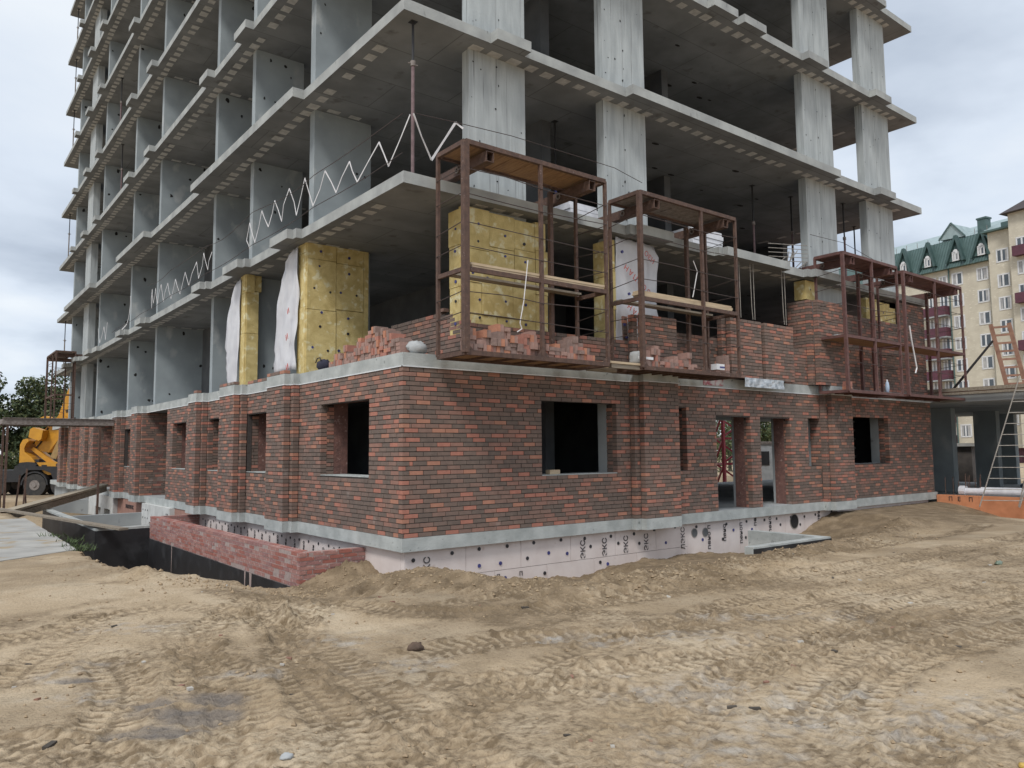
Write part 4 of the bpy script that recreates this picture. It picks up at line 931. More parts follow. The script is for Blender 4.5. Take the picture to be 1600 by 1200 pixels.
# ------------------------------------------------------------------ loose bricks
LBR = [mat('loose_brick_brown', (.30,.205,.175), (.24,.165,.14), 14, .9, .15, 90), mat('loose_brick_rose', (.40,.25,.21), (.33,.205,.17), 14, .9, .15, 90), mat('loose_brick_red', (.44,.20,.15), (.37,.17,.13), 14, .9, .15, 90), mat('loose_brick_orange', (.52,.24,.15), (.44,.20,.125), 14, .9, .15, 90)]
LN = ['greyish brown', 'rose brown', 'red', 'orange']
ORD = 'first second third fourth fifth sixth seventh eighth ninth tenth eleventh twelfth thirteenth fourteenth fifteenth sixteenth seventeenth eighteenth nineteenth twentieth'.split()
def pile(cols, base, along, label, grp, w=(.35,.33,.2,.12), back=.25, st=0.5):
    """cols: (position, number of layers); headers face outwards"""
    for ci, (p, n) in enumerate(cols):
        z = base; up = rng.random() < st
        for i in range(n):
            hh, ww = (.12, .065) if up else (.065, .12)
            k = pick(w); me = brick_mesh(*((back, ww, hh) if along == 'y' else (ww, back, hh)), k, LBR)
            j = rng.normal(0, .012)
            if along == 'y': loc = (.07+back/2+j, p, z+hh/2)
            else: loc = (p, -.93+.07+back/2+j, z+hh/2)
            if up:   # two standing side by side
                for s in (-.034, .034):
                    kk = pick(w); mm_ = brick_mesh(*((back, ww, hh) if along == 'y' else (ww, back, hh)), kk, LBR)
                    l2 = list(loc); l2[1 if along == 'y' else 0] += s; l2[0 if along == 'y' else 1] += rng.normal(0, .012)
                    tag(link('loose_brick', mm_, None, l2), '%s %s brick, %s up in %s column of %s' % ('left' if s > 0 and along == 'y' or s < 0 and along == 'x' else 'right', LN[kk], ORD[i], ORD[ci], label), 'brick', grp)
            else: tag(link('loose_brick', me, None, loc), '%s brick, %s up in %s column of %s' % (LN[k], ORD[i], ORD[ci], label), 'brick', grp)
            z += hh+.001
            if rng.random() < .25: up = not up
cols = [(.30+.137*i, n) for i, n in enumerate([4,4,4,5,5,5,6,6,5,5,4,4,3,3,3,2,2,2,1,1])]
pile(cols, SZ, 'y', 'the corner ledge pile', 'loose bricks piled on the corner ledge')
pile([(.76+.137*i, n) for i, n in enumerate([4,3,3,3,4,5,4,3,4,4,3,2,3,4,3,3,4,4,2,1])], 3.136, 'x', 'the plywood roofed cage stack', 'loose bricks stacked on the floor of the first cage')
pile([(4.82+.137*i, n) for i, n in enumerate([4,3,4,2,2,3,4,3,2,3,2])], 3.136, 'x', 'the dark roofed cage stack', 'loose bricks stacked on the floor of the second cage')
pile([(6.95,1),(7.28,6)], 3.136, 'x', 'the stack by the right post', 'loose bricks by the right post of the second cage', st=0)
for (x, y, z) in ((12.55,-.6,3.01),(12.7,-.55,3.01),(12.62,-.58,3.14),(15.9,-.5,4.385),(15.65,-.45,4.385)):
    k = pick((.2,.3,.3,.2)); tag(link('loose_brick', brick_mesh(.25, .12, .12, k, LBR), None, (x, y, z+.06)), '%s loose brick left on the %s' % (LN[k], 'deck of the outermost cage' if x > 15 else 'floor of the dark red brown cage, %s' % ('on top' if z > 3.1 else 'at left' if x < 12.6 else 'at right')), 'brick', 'loose bricks left in the red brown cages')

# ------------------------------------------------------------------ bags, packages and small things
def lump(name, c, r, m_, label, cat, seed=0, amp=.25, rings=9, seg=14, flat=.0, sq=2.0):
    mb = MB(); vs = []; rs = np.random.default_rng(seed)
    for j in range(rings+1):
        th = math.pi*j/rings
        for i in range(seg):
            ph = 2*math.pi*i/seg; d = Vector((math.sin(th)*math.cos(ph), math.sin(th)*math.sin(ph), math.cos(th)))
            d = d/((abs(d.x)**sq+abs(d.y)**sq+abs(d.z)**sq)**(1/sq))
            k = 1+amp*float(fbm(np.array([d.x*1.3+seed+d.z]), np.array([d.y*1.3+d.z*.7]), 1.5, 3, seed)[0])
            v = Vector((d.x*r[0]*k, d.y*r[1]*k, max(d.z*r[2]*k, -r[2]*(1-flat)))); vs.append(Vector(c)+v)
    fs = [(j*seg+i, j*seg+(i+1) % seg, (j+1)*seg+(i+1) % seg, (j+1)*seg+i) for j in range(rings) for i in range(seg)]
    mb.add(vs, fs); o = mb.build(name, m_, None, smooth=True)
    if label: tag(o, label, cat)
    return o
lump('plastic_bag', (.33, .13, SZ+.09), (.19,.13,.11), PAPER, 'crumpled white plastic bag on the ledge beside the plywood roofed cage', 'bag', 3, .5, flat=.2)
hb = lump('tool_bag', (.16, 3.35, SZ+.10), (.12,.20,.12), mat('navy_cloth', (.035,.035,.06), (.022,.022,.04), 8, .9), 'dark navy tool bag on the ledge below the tall yellow wool panel', 'bag', 5, .35, flat=.15)
mb = MB(); mb.tube([(.06, 3.25, SZ+.18), (.06, 3.3, SZ+.24), (.06, 3.42, SZ+.24), (.06, 3.5, SZ+.16)], .012, 5); mb.build('handle', BLK, hb)
bx = lump('wrapped_package', (4.75, -.70, 3.31), (.17,.13,.13), PAPER, 'plastic wrapped grey package on the pallet between the cages', 'package', 8, .12, flat=.15, rings=14, seg=24, sq=7)
mb = MB(); mb.bar((4.55, -.87, 3.30), (4.95, -.87, 3.30), .02, .05); mb.build('paper_band', WHITE, bx)
pk = MB(); pk.box(6.86, 7.12, -.9, -.75, 3.205, 3.325); pko = tag(pk.build('carton', WHITE, None, fixn=False), 'small white carton with a blue stripe on the second cage floor', 'carton')
mb = MB(); mb.box(6.96, 7.12, -.904, -.899, 3.24, 3.275); mb.build('stripe', DOWEL, pko, fixn=False)
for i, (x, y, z) in enumerate(((12.55,-.45,4.43),(13.15,-.5,4.44),(13.95,-.55,4.42),(18.0,-.5,4.43))):
    lump('cement_bag', (x, y, z), (.22,.14,.05), PAPER, ['pale cement bag on the deck against the left post of the dark red brown cage','torn pale paper bag on the deck in the middle of the dark red brown cage','small crumpled paper bag by the right post of the dark red brown cage','pale paper bag on the deck of the outermost cage'][i], 'bag', 20+i, .4)
bo = lump('water_bottle', (14.45, -.7, 3.18), (.055,.055,.17), mat('clear_blue_plastic', (.45,.55,.68), (.35,.45,.58), 5, .2), 'pale blue plastic bottle on the floor of the dark red brown cage', 'bottle', 2, .1)
mb = MB(); mb.cyl((14.45, -.7, 3.34), (14.45, -.7, 3.39), .02, 8); mb.build('cap', WHITE, bo)
# foil wrap and red patched board on the ledge
fo = MB(); nx_, nz_ = 26, 5; vs = []
for j in range(nz_+1):
    for i in range(nx_+1):
        x = 8.68+1.55*i/nx_; z = 2.975+.21*j/nz_; vs.append((x, -.275-.03*float(vnoise(np.array([x*9]), np.array([z*12]), 3)[0]), z))
fo.add(vs, [(j*(nx_+1)+i, j*(nx_+1)+i+1, (j+1)*(nx_+1)+i+1, (j+1)*(nx_+1)+i) for j in range(nz_) for i in range(nx_)])
fw = fo.build('foil_wrap', mat('foil', (.62,.66,.70), (.25,.29,.33), 7, .4, .3, 14), None); fw.modifiers.new('thickness', 'SOLIDIFY').thickness = .006
tag(fw, 'crumpled silvery film wrapped along the ledge under the middle brick wall', 'film')
mb = MB(); mb.box(7.55, 8.25, -.018, -.001, 2.985, 3.15); rb = tag(mb.build('painted_board', mat('red_worn_paint', (.30,.06,.08), (.46,.42,.40), 7, .8, lo=.4, hi=.6), None, fixn=False), 'worn red and white board fixed on the ledge right of the first cages', 'board')
# ------------------------------------------------------------------ props, ropes and tape on the open storeys
def prop(x, y, z0, z1, label, m_=PROPM, split=.6, grp='telescopic steel props'):
    r = thing('steel_prop', label, 'prop', (x, y, z0), grp); zs = z0+(z1-z0)*split
    mb = MB(); mb.cyl((x,y,z0+.01), (x,y,zs+.06), .030, 10); mb.build('outer_tube', mat('prop_rose', (.20,.13,.135), (.14,.09,.09), 10, .6) if m_ is PROPM else m_, r)
    mb = MB(); mb.cyl((x,y,zs), (x,y,z1-.01), .022, 10); mb.build('inner_tube', BLK, r)
    mb = MB(); mb.box(x-.06,x+.06,y-.06,y+.06,z1-.010,z1-.002); mb.build('head_plate', BLK, r, fixn=False)
    mb = MB(); mb.box(x-.06,x+.06,y-.06,y+.06,z0+.002,z0+.010); mb.build('foot_plate', BLK, r, fixn=False)
    mb = MB(); mb.cyl((x,y,zs-.02), (x,y,zs+.07), .045, 10); mb.bar((x-.09,y,zs+.02), (x+.09,y,zs+.02), .015); mb.build('collar', RUSTG, r)
    return r
T2, B3 = ZB[2]+TH[2], ZB[3]
prop(.32, .25, T2, B3, 'rose steel prop at the building corner with white tape tied to it', split=.72)
prop(4.9, 1.8, T2, B3, 'dark prop with a blue foot between the two nearest piers', mat('blue_prop', (.05,.06,.22), (.04,.045,.16), 6, .6), split=.55)
prop(12.1, 1.65, T2, B3, 'thin dark prop standing alone left of the third pier'); prop(13.85, 1.55, T2, B3, 'dark prop standing just behind the left edge of the third pier')
prop(15.68, .95, T2, B3, 'left of the two dark props between the last two piers'); prop(18.3, 2.0, T2, B3, 'right of the two dark props between the last two piers, set further back')
for k, (x, y, lab) in {4: (.5, 25.0, 'dark prop high up between the far left walls'), 5: (.4, 25.1, 'dark prop on the storey above the far left walls')}.items(): prop(x, y, ZB[k]+TH[k], ZB[k+1], lab)
for k in (2, 4, 6, 7, 8): prop(.28, 37.4, ZB[k]+TH[k], ZB[k+1], 'thin grey prop at the far left slab corner, storey %s above the ledge' % {2:'one',4:'three',6:'five',7:'six',8:'seven'}[k], RUSTG)
def tape(pts, label, w=.035):
    mb = MB()
    for a, b in zip(pts[:-1], pts[1:]):
        a, b = Vector(a), Vector(b); dd = (b-a).normalized(); n = Vector((1,0,0)) if abs(dd.x) < .5 else Vector((0,1,0)); s = dd.cross(n).normalized()*w/2
        mid = (a+b)/2+n*rng.normal(0, .015); 
        mb.prism([a-s, a+s, mid+s*.7, b+s, b-s, mid-s*.7], n*.004)
    return tag(mb.build('barrier_tape', TAPE), label, 'barrier tape')
tape([(.12,-.0,7.13),(.12,.72,6.47),(.12,1.07,7.01),(.12,1.9,6.53),(.12,2.23,7.02),(.12,2.8,6.58),(.12,3.32,7.17),(.12,3.88,6.6),(.12,4.32,7.31),(.12,4.74,6.62),(.12,5.16,7.32),(.12,5.57,6.69),(.12,6.01,7.28),(.12,6.38,6.76),(.12,6.82,7.25),(.12,7.25,6.59),(.12,7.64,7.16),(.12,7.84,6.77),(.12,7.6,6.51)], 'white barrier tape zigzagging along the near left edge of the open storey')
tape([(.12,10.6,7.07),(.12,10.94,6.64),(.12,11.37,7.2),(.12,11.8,6.55),(.12,12.04,7.08),(.12,12.76,6.51),(.12,13.21,7.0),(.12,13.7,6.42),(.12,14.27,6.98),(.12,14.73,6.45),(.12,15.18,7.02),(.12,15.67,6.5),(.12,16.03,7.13),(.12,16.41,6.55),(.12,16.74,7.13),(.12,17.0,6.66),(.14,17.3,7.2),(.12,17.2,6.5),(.16,17.45,7.1)], 'white barrier tape zigzagging along the farther left edge of the open storey')
tape([(.30,.2,7.27),(.66,.2,6.54),(1.16,.2,7.34),(1.32,.2,7.27)], 'white barrier tape from the corner prop towards the first pier', .045)
tape([(.14,24.9,7.1),(.14,25.2,6.4),(.14,25.6,7.0),(.14,26.4,6.4),(.14,26.9,7.1)], 'tangled white barrier tape at the far left end of the open storey', .05)
tape([(.13,20.6,7.5),(.14,20.75,6.9),(.13,21.1,6.5),(.1,22.0,6.35)], 'white and red tape hanging from the fifth cross wall edge', .06)
def rope(pts, label, m_=WIRE, r=.007):
    mb = MB(); mb.tube(pts, r, 5); return tag(mb.build('guard_rope', m_), label, 'rope')
rope([(.10,y,7.22+.05*math.sin(y*1.1)+.012*y-.16*math.sin((y % 3.7)/3.7*math.pi)*.6) for y in np.arange(.2, 18, .45)], 'upper dark guard rope along the left edge of the open storey')
rope([(.10,y,6.55-.05*math.sin((y % 3.7)/3.7*math.pi)) for y in np.arange(.2, 24, .6)], 'lower dark guard rope along the left edge of the open storey')
rope([(.32,.2,7.28),(1.16,.2,7.34),(2.42,.2,7.41),(4.04,.2,7.41),(5.12,.2,7.41),(5.95,.2,7.27)], 'dark guard rope running past the first two piers on the street side')
rope([(12.5,.2,7.25),(14.2,.2,7.3),(16,.2,7.05),(18.5,.2,6.75)], 'guard rope running past the last two piers')
# tangled netting and wire at the third pier; stacked foil packs behind the cages
tg = MB()
for i in range(9):
    a = Vector((11.0+rng.uniform(0,1.2), .25+rng.uniform(0,.3), T2+.02)); b = a+Vector((rng.uniform(.2,.9), 0, rng.uniform(.3,.75))); tg.cyl(a, b, .012, 5)
for i in range(5): z = T2+.25+i*.11; tg.cyl((10.7, .3, z-.1), (12.5, .3, z+.12), .010, 5)
tag(tg.build('wire_tangle', ALU), 'tangle of bent pale rods and wire on the slab left of the third pier', 'wire')
for i, (x0, x1, y, z0, z1, lab) in enumerate(((8.0,9.1,.8,T2,T2+.62,'pale foil wrapped pack stacked on the slab behind the second cage'),(4.2,5.0,.9,T2,T2+.5,'pale foil wrapped pack behind the plywood roofed cage at the second pier'))):
    r = thing('foil_pack', lab, 'pack', ((x0+x1)/2, y, z0))
    for j in range(6):
        mb = MB(); a = z0+j*(z1-z0)/6; mb.box(x0+rng.uniform(-.03,.03), x1, y-.3+rng.uniform(-.03,.03), y+.4, a+.004, a+(z1-z0)/6-.006); mb.build('sheet', ROLLW, r, fixn=False)
# hanging wires before the dark bay of the second storey
for x, lab in ((8.75,'left'),(9.3,'middle'),(10.6,'right')):
    mb = MB(); mb.tube([(x, -.1, 5.95), (x+.02, -.1, 4.9), (x+.05, -.1, 4.6)], .009, 5); mb.tube([(x+.12, -.1, 5.95), (x+.13, -.1, 4.6)], .009, 5)
    tag(mb.build('plumb_wire', ALU), '%s pair of thin wires hanging before the dark bay of the second storey' % lab, 'wire')
def cable(pts, label, r=.009, m_=TAPE): 
    mb = MB(); mb.tube(pts, r, 5); return tag(mb.build('loose_rope', m_), label, 'cord')
cable([(1.79,-.995,4.72),(1.75,-.99,4.40),(1.70,-.985,4.02),(1.62,-.98,3.65),(1.66,-.98,3.56),(1.56,-.98,3.50)], 'white knotted cord hanging in front of the wide yellow wool pier')
cable([(6.1,-.98,5.35),(6.22,-.98,5.15),(6.1,-.98,4.75),(6.05,-.98,4.6)], 'white knotted cord on the guard wire of the cage before the printed membrane')
cable([(15.3,-.98,4.9),(15.38,-.98,4.5),(15.5,-.98,4.1),(15.6,-.98,3.75),(15.5,-.98,3.6)], 'white cord hanging from the left post of the outermost cage', .02)
mb = MB()
for a, b in (((3.1,1.2,5.0),(2.7,1.3,4.0)),((2.7,1.3,4.0),(2.6,1.3,3.2))): pass
hs = [(3.75+.42*math.sin(t*1.5), .9, 4.55-.9*t*t*.55) for t in np.linspace(-1.2, 1.2, 12)]
mb.tube([(3.35+.55*abs(t)**1.0*np.sign(t)*.7+.1, .75, 4.5-.85*t*t) for t in np.linspace(-1.15, 1.1, 14)], .035, 8); tag(mb.build('cable_loop', BLK), 'thick black cable loop hanging inside the dark bay behind the first cage', 'cable')

# ------------------------------------------------------------------ road plates, planks and the ramp on the left
RPC = mat('road_plate', (.45,.44,.41), (.33,.32,.30), 1.6, .9, .4, 30, spots=((.36,.29,.20), 2.2, .56, None))
for i, (y0, y1) in enumerate(((4.7,6.4),(6.43,8.2),(8.23,10.0),(10.03,12.2),(12.23,14.6))):
    xr = -3.62+.02*i; mb = MB(); x0 = -7.2
    mb.prism([(x0, y0-1.6 if i == 0 else y0, -.32), (xr+.0, y0+(.9 if i == 0 else 0), -.32), (xr, y1, -.32), (x0, y1, -.32)], (0,0,.155))
    tag(mb.build('road_plate', RPC), '%s concrete road plate beside the trench on the left' % ['nearest','second nearest','middle','second farthest','farthest'][i], 'road plate', 'concrete road plates')
mb = MB(); mb.bar((-4.2,20.5,-.10), (-1.95,10.05,-.24), .22, .05); tag(mb.build('plank', PLANKG), 'long weathered plank lying over the rim of the dark light well', 'plank')
RPLK = mat('ramp_plank', (.44,.38,.29), (.33,.28,.21), 3, .85, .3, 30, stretch=(1,7,7))
rp = thing('board_ramp', 'heavy board ramp rising from the sand to the ledge of the left wall', 'ramp', (-2, 17, -.2))
for i in range(3):
    mb = MB(); a = Vector((-4.4, 18.6+i*.27, -.42)); b = Vector((-.15, 22.4+i*.27, .41)); mb.bar(a, b, .24, .07); mb.build('ramp_board', RPLK, rp)
mb = MB(); mb.bar((-4.3,18.6,-.59), (-.15,22.4,.26), .12, .20); mb.build('ramp_beam', PLANKG, rp)
# weeds on the trench edge
lf = MB()
for (cx_, cy_) in ((-3.55,6.3),(-3.5,5.6),(-3.45,7.4),(-3.6,8.6)):
    zc_ = -.2
    for _ in range(60):
        p = Vector((cx_+rng.normal(0,.12), cy_+rng.normal(0,.12), zc_)); t_ = p+Vector((rng.normal(0,.08), rng.normal(0,.08), rng.uniform(.03,.15))); s = Vector((rng.normal(0,1), rng.normal(0,1), 0)).normalized()*.012
        lf.add([p-s, p+s, t_], [(0,1,2)])
tag(lf.build('weeds', mat('weed_green', (.09,.13,.045), (.05,.08,.03), 6, .8), None, fixn=False), 'small green weeds on the trench edge', 'weed', kind='stuff')
# steel canopy frame at the left
cn = thing('steel_canopy', 'flat rusty steel canopy frame on thin posts before the left wall', 'canopy', (-2, 21, 0))
for (y, m_) in ((20.6, RUSTG), (22.2, RUSTG)):
    mb = MB(); mb.box(-3.7, -.28, y-.05, y+.05, 2.84, 2.86); mb.box(-3.7, -.28, y-.05, y+.05, 2.62, 2.64); mb.box(-3.7, -.28, y-.008, y+.008, 2.64, 2.84); mb.build('channel_beam', RUSTG, cn, fixn=False)
for x in (-3.66, -.35): mb = MB(); mb.box(x-.04, x+.04, 20.66, 22.14, 2.66, 2.82); mb.build('cross_beam', RUSTG, cn, fixn=False)
mb = MB(); mb.box(-3.62, -.4, 20.68, 22.12, 2.825, 2.855); mb.build('deck', RUSTG, cn, fixn=False)
for (x, y) in ((-3.55,20.6),(-3.55,22.1),(-.72,20.6)): mb = MB(); mb.bar((x,y,-1.2), (x,y,2.62), .07); mb.build('post', RUST, cn)
# steel offcuts standing by the posts
for i, (a, b) in enumerate((((-3.2,20.9,-.5),(-3.1,20.9,.9)),((-3.0,20.7,-.5),(-2.9,20.9,1.1)),((-2.85,21,-.5),(-2.95,21,.8)))):
    mb = MB(); mb.bar(a, b, .05); tag(mb.build('steel_offcut', RUST), '%s rusty steel offcut standing by the left canopy post' % ['leftmost','middle','rightmost'][i], 'steel bar', 'steel offcuts by the canopy post')

# ------------------------------------------------------------------ crane truck (local frame: x along its length, y away, z up)
CL = Vector((-.27, 42.3, -.86)); ex = Vector((.79, -.613, 0)).normalized(); ey = Vector((.613, .79, 0)).normalized(); ez = Vector((0,0,1)); P = 42.0*1.0/1199.3*1.037
crn = thing('crane_truck', 'yellow mobile crane truck parked behind the left wall with its boom raised to the right', 'crane', CL)
def W(px, py, dy=0.): return CL+ex*((px-54)*P)+ez*((776-py)*P)+ey*dy
def cp(name, pts, d0, d1, m_, par_=None):
    mb = MB(); mb.prism([W(a, b, d0) for a, b in pts], ey*(d1-d0)); return mb.build(name, m_, par_ or crn)
cp('carrier', [(-60,733),(20,733),(22,726),(100,728),(100,748),(86,752),(80,738),(68,733),(44,733),(33,742),(30,752),(-60,752)], -.1, 2.3, BLK)
for wx in (54, 98, -10, -45):
    for d0 in (-.05, 1.9):
        mb = MB(); mb.cyl(W(wx, 757.5, d0), W(wx, 757.5, d0+.42), .66, 22); wh = mb.build('wheel', TYRE, crn)
        mb = MB(); mb.cyl(W(wx, 757.5, d0-.02), W(wx, 757.5, d0+.03), .30, 16); mb.cyl(W(wx, 757.5, d0-.06), W(wx, 757.5, d0-.01), .12, 10); mb.build('hub', RUSTG, wh)
mb = MB(); n = 12; pts = [W(54+22*math.cos(math.pi*i/n), 757-22*math.sin(math.pi*i/n), -.1) for i in range(n+1)]+[W(54+19.5*math.cos(math.pi*i/n), 757-19.5*math.sin(math.pi*i/n), -.1) for i in range(n, -1, -1)]
mb.prism(pts, ey*.5); mb.build('mudguard', BLK, crn)
cp('turntable', [(24,724),(25,716),(55,716),(56,724)], .2, 2.1, BLK)
cp('superstructure', [(25,722),(25,692),(29,684),(36,682),(39,686),(35,690),(32,697),(33,704),(44,712),(50,720),(50,724),(26,724)], .1, 2.2, YEL)
cp('rear_deck', [(53,721),(104,720),(104,741),(72,741),(66,738)], .1, 2.2, YEL)
cp('cable_drum', [(24,726),(28,721),(40,720),(52,721),(56,725),(50,730),(30,731)], -.05, .3, BLK)
cp('boom_base', [(38,690),(46,673),(57,664),(80,640),(98,655),(78,682),(62,705),(48,702)], .7, 1.6, YEL)
cp('boom', [(72,650),(88,602),(112,560),(132,505),(150,505),(118,610),(98,660)], .8, 1.5, YEL)
cp('boom_extension', [(130,512),(230,270),(240,270),(147,512)], .9, 1.4, YEL)
cp('counterweight', [(40,667),(45,664),(61,669),(59,683),(55,686),(38,680)], .1, .68, YEL)
cp('luffing_cylinder', [(36,700),(40,696),(78,722),(72,728)], .5, .68, YEL)
cp('hook_block', [(75,712),(88,680),(95,650),(101,652),(96,684),(84,716)], .1, .3, mat('crane_tan', (.40,.26,.10), (.30,.19,.08), 5, .6))
cp('winch_cover', [(48,650),(60,645),(72,648),(70,656),(48,656)], .3, .69, YEL)
for k, (a, b) in enumerate((((38,700),(60,664)),((33,690),(47,668)),((58,705),(84,650)))):
    mb = MB(); pa, pb = W(*a, .66+.1*k), W(*b, .66+.1*k); mid = (pa+pb)/2+ez*(-.25); mb.tube([pa, (pa+mid)/2-ez*.05, mid, (pb+mid)/2, pb], .045, 6); mb.build('hydraulic_hose', BLK, crn)
cp('grille', [(62,725),(70,725),(70,733),(62,733)], .06, .098, BLK); cp('tail_light', [(85,723),(87,723),(87,727),(85,727)], .07, .098, RUST)
for (a, b) in ((96,622),(92,631),(88,637),(101,606)):
    cp('black_character', [(a-2.6,b-1.8),(a+2.4,b-2.6),(a+2.8,b-.8),(a-2.2,b)], .77, .798, BLK); cp('black_character', [(a-2,b+.8),(a+3,b-.1),(a+2.4,b+1.8),(a-1,b+2.4)], .775, .797, BLK)

# ------------------------------------------------------------------ trees
def leaf_cloud(mb, c, r, n, s, rs):
    for _ in range(n):
        d = rs.normal(0, 1, 3); d /= np.linalg.norm(d); k = rs.random()**.35; p = Vector(c)+Vector((d[0]*r[0]*k, d[1]*r[1]*k, d[2]*r[2]*k))
        a = Vector(rs.normal(0, 1, 3)).normalized(); b = a.cross(Vector(rs.normal(0, 1, 3))).normalized(); a *= s*rs.uniform(.6, 1.5); b *= s*rs.uniform(.4, 1.)
        mb.add([p-a, p+b, p+a, p-b], [(0,1,2,3)], int(rs.random()*3))
LEAF = [mat('leaf_dark', (.055,.082,.034), (.036,.056,.025), 4, .8), mat('leaf_mid', (.09,.12,.046), (.06,.085,.034), 4, .8), mat('leaf_light', (.15,.165,.065), (.105,.12,.048), 4, .8)]
BARK = mat('bark', (.10,.085,.07), (.06,.05,.04), 6, .9, .4, 20)
def tree(loc, h, w, seed, label, dens=2.6, grp='trees beyond the site'):
    rs = np.random.default_rng(seed); t_ = thing('broadleaf_tree', label, 'tree', loc, grp); x, y, z = loc
    mb = MB(); mb.cyl((x,y,z), (x,y,z+h*.5), h*.022, 8, r2=h*.012); mb.cyl((x,y,z+h*.5), (x+.2,y,z+h*.85), h*.012, 6, r2=h*.004)
    for i in range(7):
        a = rs.uniform(0, 6.28); z0 = z+h*rs.uniform(.25, .6); mb.cyl((x,y,z0), (x+math.cos(a)*w*.35, y+math.sin(a)*w*.35, z0+h*.18), h*.008, 5, r2=h*.003)
    mb.build('trunk', BARK, t_)
    mb = MB()
    for i in range(int(34)):
        a = rs.uniform(0, 6.28); rr = rs.random()**.6*w*.40; zz = z+h*rs.uniform(.08, .92); rr *= 1-.55*((zz-z)/h-.35)**2*3 if (zz-z)/h > .35 else 1
        s = w*rs.uniform(.12, .22); leaf_cloud(mb, (x+math.cos(a)*rr, y+math.sin(a)*rr, zz), (s, s, s*.8), int(230*dens), h*.0125, rs)
    mb.build('crown', LEAF, t_, fixn=False); return t_
tree((-7.5, 63.5, -1.2), 11.2, 9, 1, 'dark green tree at the left edge behind the crane')
tree((-2.6, 61.5, -1.2), 9.6, 8, 2, 'mid green tree rising between the left edge and the rusty far cage')
tree((-4.6, 57, -1.2), 6.5, 8, 3, 'lower bushy tree directly behind the crane counterweight')
tree((2.2, 60, -1.2), 9.2, 8, 4, 'green tree partly hidden behind the crane boom')
tree((7.0, 66, -1.2), 9.0, 9, 8, 'green tree hidden mostly by the left wall end')
tree((56, 34, -.8), 8.5, 8, 5, 'sparse tree glimpsed through the left doorway', .55)
tree((52, 26, -.8), 8, 8, 6, 'dense tree glimpsed through the right doorway')
tree((63, 40, -.8), 9, 9, 7, 'tree standing behind the red crane mast', .6)
# far wood closing the horizon: one mass, nobody could count it
fw_ = MB(); rs = np.random.default_rng(5)
for i in range(150):
    a = -1.2+2.9*i/150; R_ = 190+rs.uniform(-25, 25); hh = rs.uniform(5, 9)
    leaf_cloud(fw_, (CXY[0]+R_*math.sin(a), CXY[1]+R_*math.cos(a), hh*.45-1), (6, 6, hh*.55), 160, .55, rs)
tag(fw_.build('far_wood', LEAF, None, fixn=False), 'distant wood along the horizon', 'wood', kind='stuff')

# ------------------------------------------------------------------ red crane mast behind the building, seen through the left doorway
ms = thing('crane_mast', 'red lattice tower crane mast seen through the left doorway', 'crane mast', (32, 17, -.8))
c0 = Vector((32.5, 17.2, -.8)); e1 = ex*1.0; e2 = ey*1.0; cs = [c0-e1-e2, c0+e1-e2, c0+e1+e2, c0-e1+e2]
for p in cs: mb = MB(); mb.bar(p, p+Vector((0,0,6)), .16); mb.build('mast_leg', REDST, ms)
for k in range(4):
    z0, z1 = k*1.5+.1, k*1.5+1.5
    for i in range(4):
        a, b = cs[i], cs[(i+1) % 4]; mb = MB(); mb.bar(a+ez*z0, b+ez*z1, .10); mb.build('lattice_brace', REDST, ms); mb = MB(); mb.bar(a+ez*z1, b+ez*z1, .10); mb.build('lattice_brace', REDST, ms)
cs_ = thing('site_container', 'pale site cabin glimpsed through the right doorway', 'cabin', (40, 19, -.8)); mb = MB(); mb.box(38, 44, 18, 20.4, -.6, 1.9); mb.build('shell', mat('pale_cabin', (.5,.52,.53), (.4,.42,.43), 3, .6), cs_, fixn=False); mb = MB(); mb.box(37.96, 37.999, 18.6, 19.6, .5, 1.4); mb.build('window', BLK, cs_, fixn=False); mb = MB(); mb.box(37.9, 44.1, 17.9, 20.5, 1.9, 2.05); mb.build('roof', RUSTG, cs_, fixn=False)

# ------------------------------------------------------------------ annex on the right: slab on columns
an = thing('annex_shelter', 'open concrete annex with flat roof slab on columns to the right of the brick building', 'annex', (26, 0, 0))
AX0, AY0, AY1, AX1 = 18.78, -7.5, 12.0, 31.0
mb = MB(); mb.box(AX0+.02, AX1, AY0, AY1, 2.93, 3.22); mb.build('roof_slab', CONC, an, fixn=False)
mb = MB(); mb.box(AX0, AX1+.1, AY0-.1, AY1, 3.222, 3.25); mb.build('formwork_sheet', FORMW, an, fixn=False)
mb = MB(); mb.bar((AX0-.05, -4.5, 3.30), (AX0-.05, 3.0, 3.30), .06, .10); mb.bar((AX0-.11, -3.4, 3.18), (AX0-.11, 2.6, 3.18), .05, .07); mb.build('edge_board', PLANKG, an)
mb = MB(); mb.box(AX0, AX1, AY0, AY1, -.6, .02); mb.build('floor_slab', CONC, an, fixn=False)
for (x, y, w, l) in ((19.15,.62,.30,.30),(19.2,1.3,.5,.25),(22.6,1.4,.35,.8),(22.6,-2.6,.4,.65),(26.5,1.4,.35,.8),(26.5,-2.6,.4,.9),(30,2,.35,.8),(30,-2.4,.35,.8),(30,6,.35,.8),(26.5,6,.35,.8)):
    mb = MB(); mb.box(x-w/2, x+w/2, y-l/2, y+l/2, .021, 2.929); mb.build('column', CONCW, an, fixn=False)
fo_ = thing('orange_foam_edge', 'orange foam boards cladding the annex foundation above the sand', 'insulation', (18.6, -3, -.5))
for i in range(7):
    y1 = -.02-i*1.18; mb = MB(); mb.box(18.60+rng.uniform(0,.006), 18.779, y1-1.174, y1, -1.1, .135); mb.build('foam_board', XPSO, fo_, fixn=False)
for (y, t_) in ((-.42,'П'),(-.66,'Е'),(-.98,'П')): put_text(t_, .17, (18.594, y, .02), (0,-1,0), (0,0,1), BLACKPRINT, fo_)
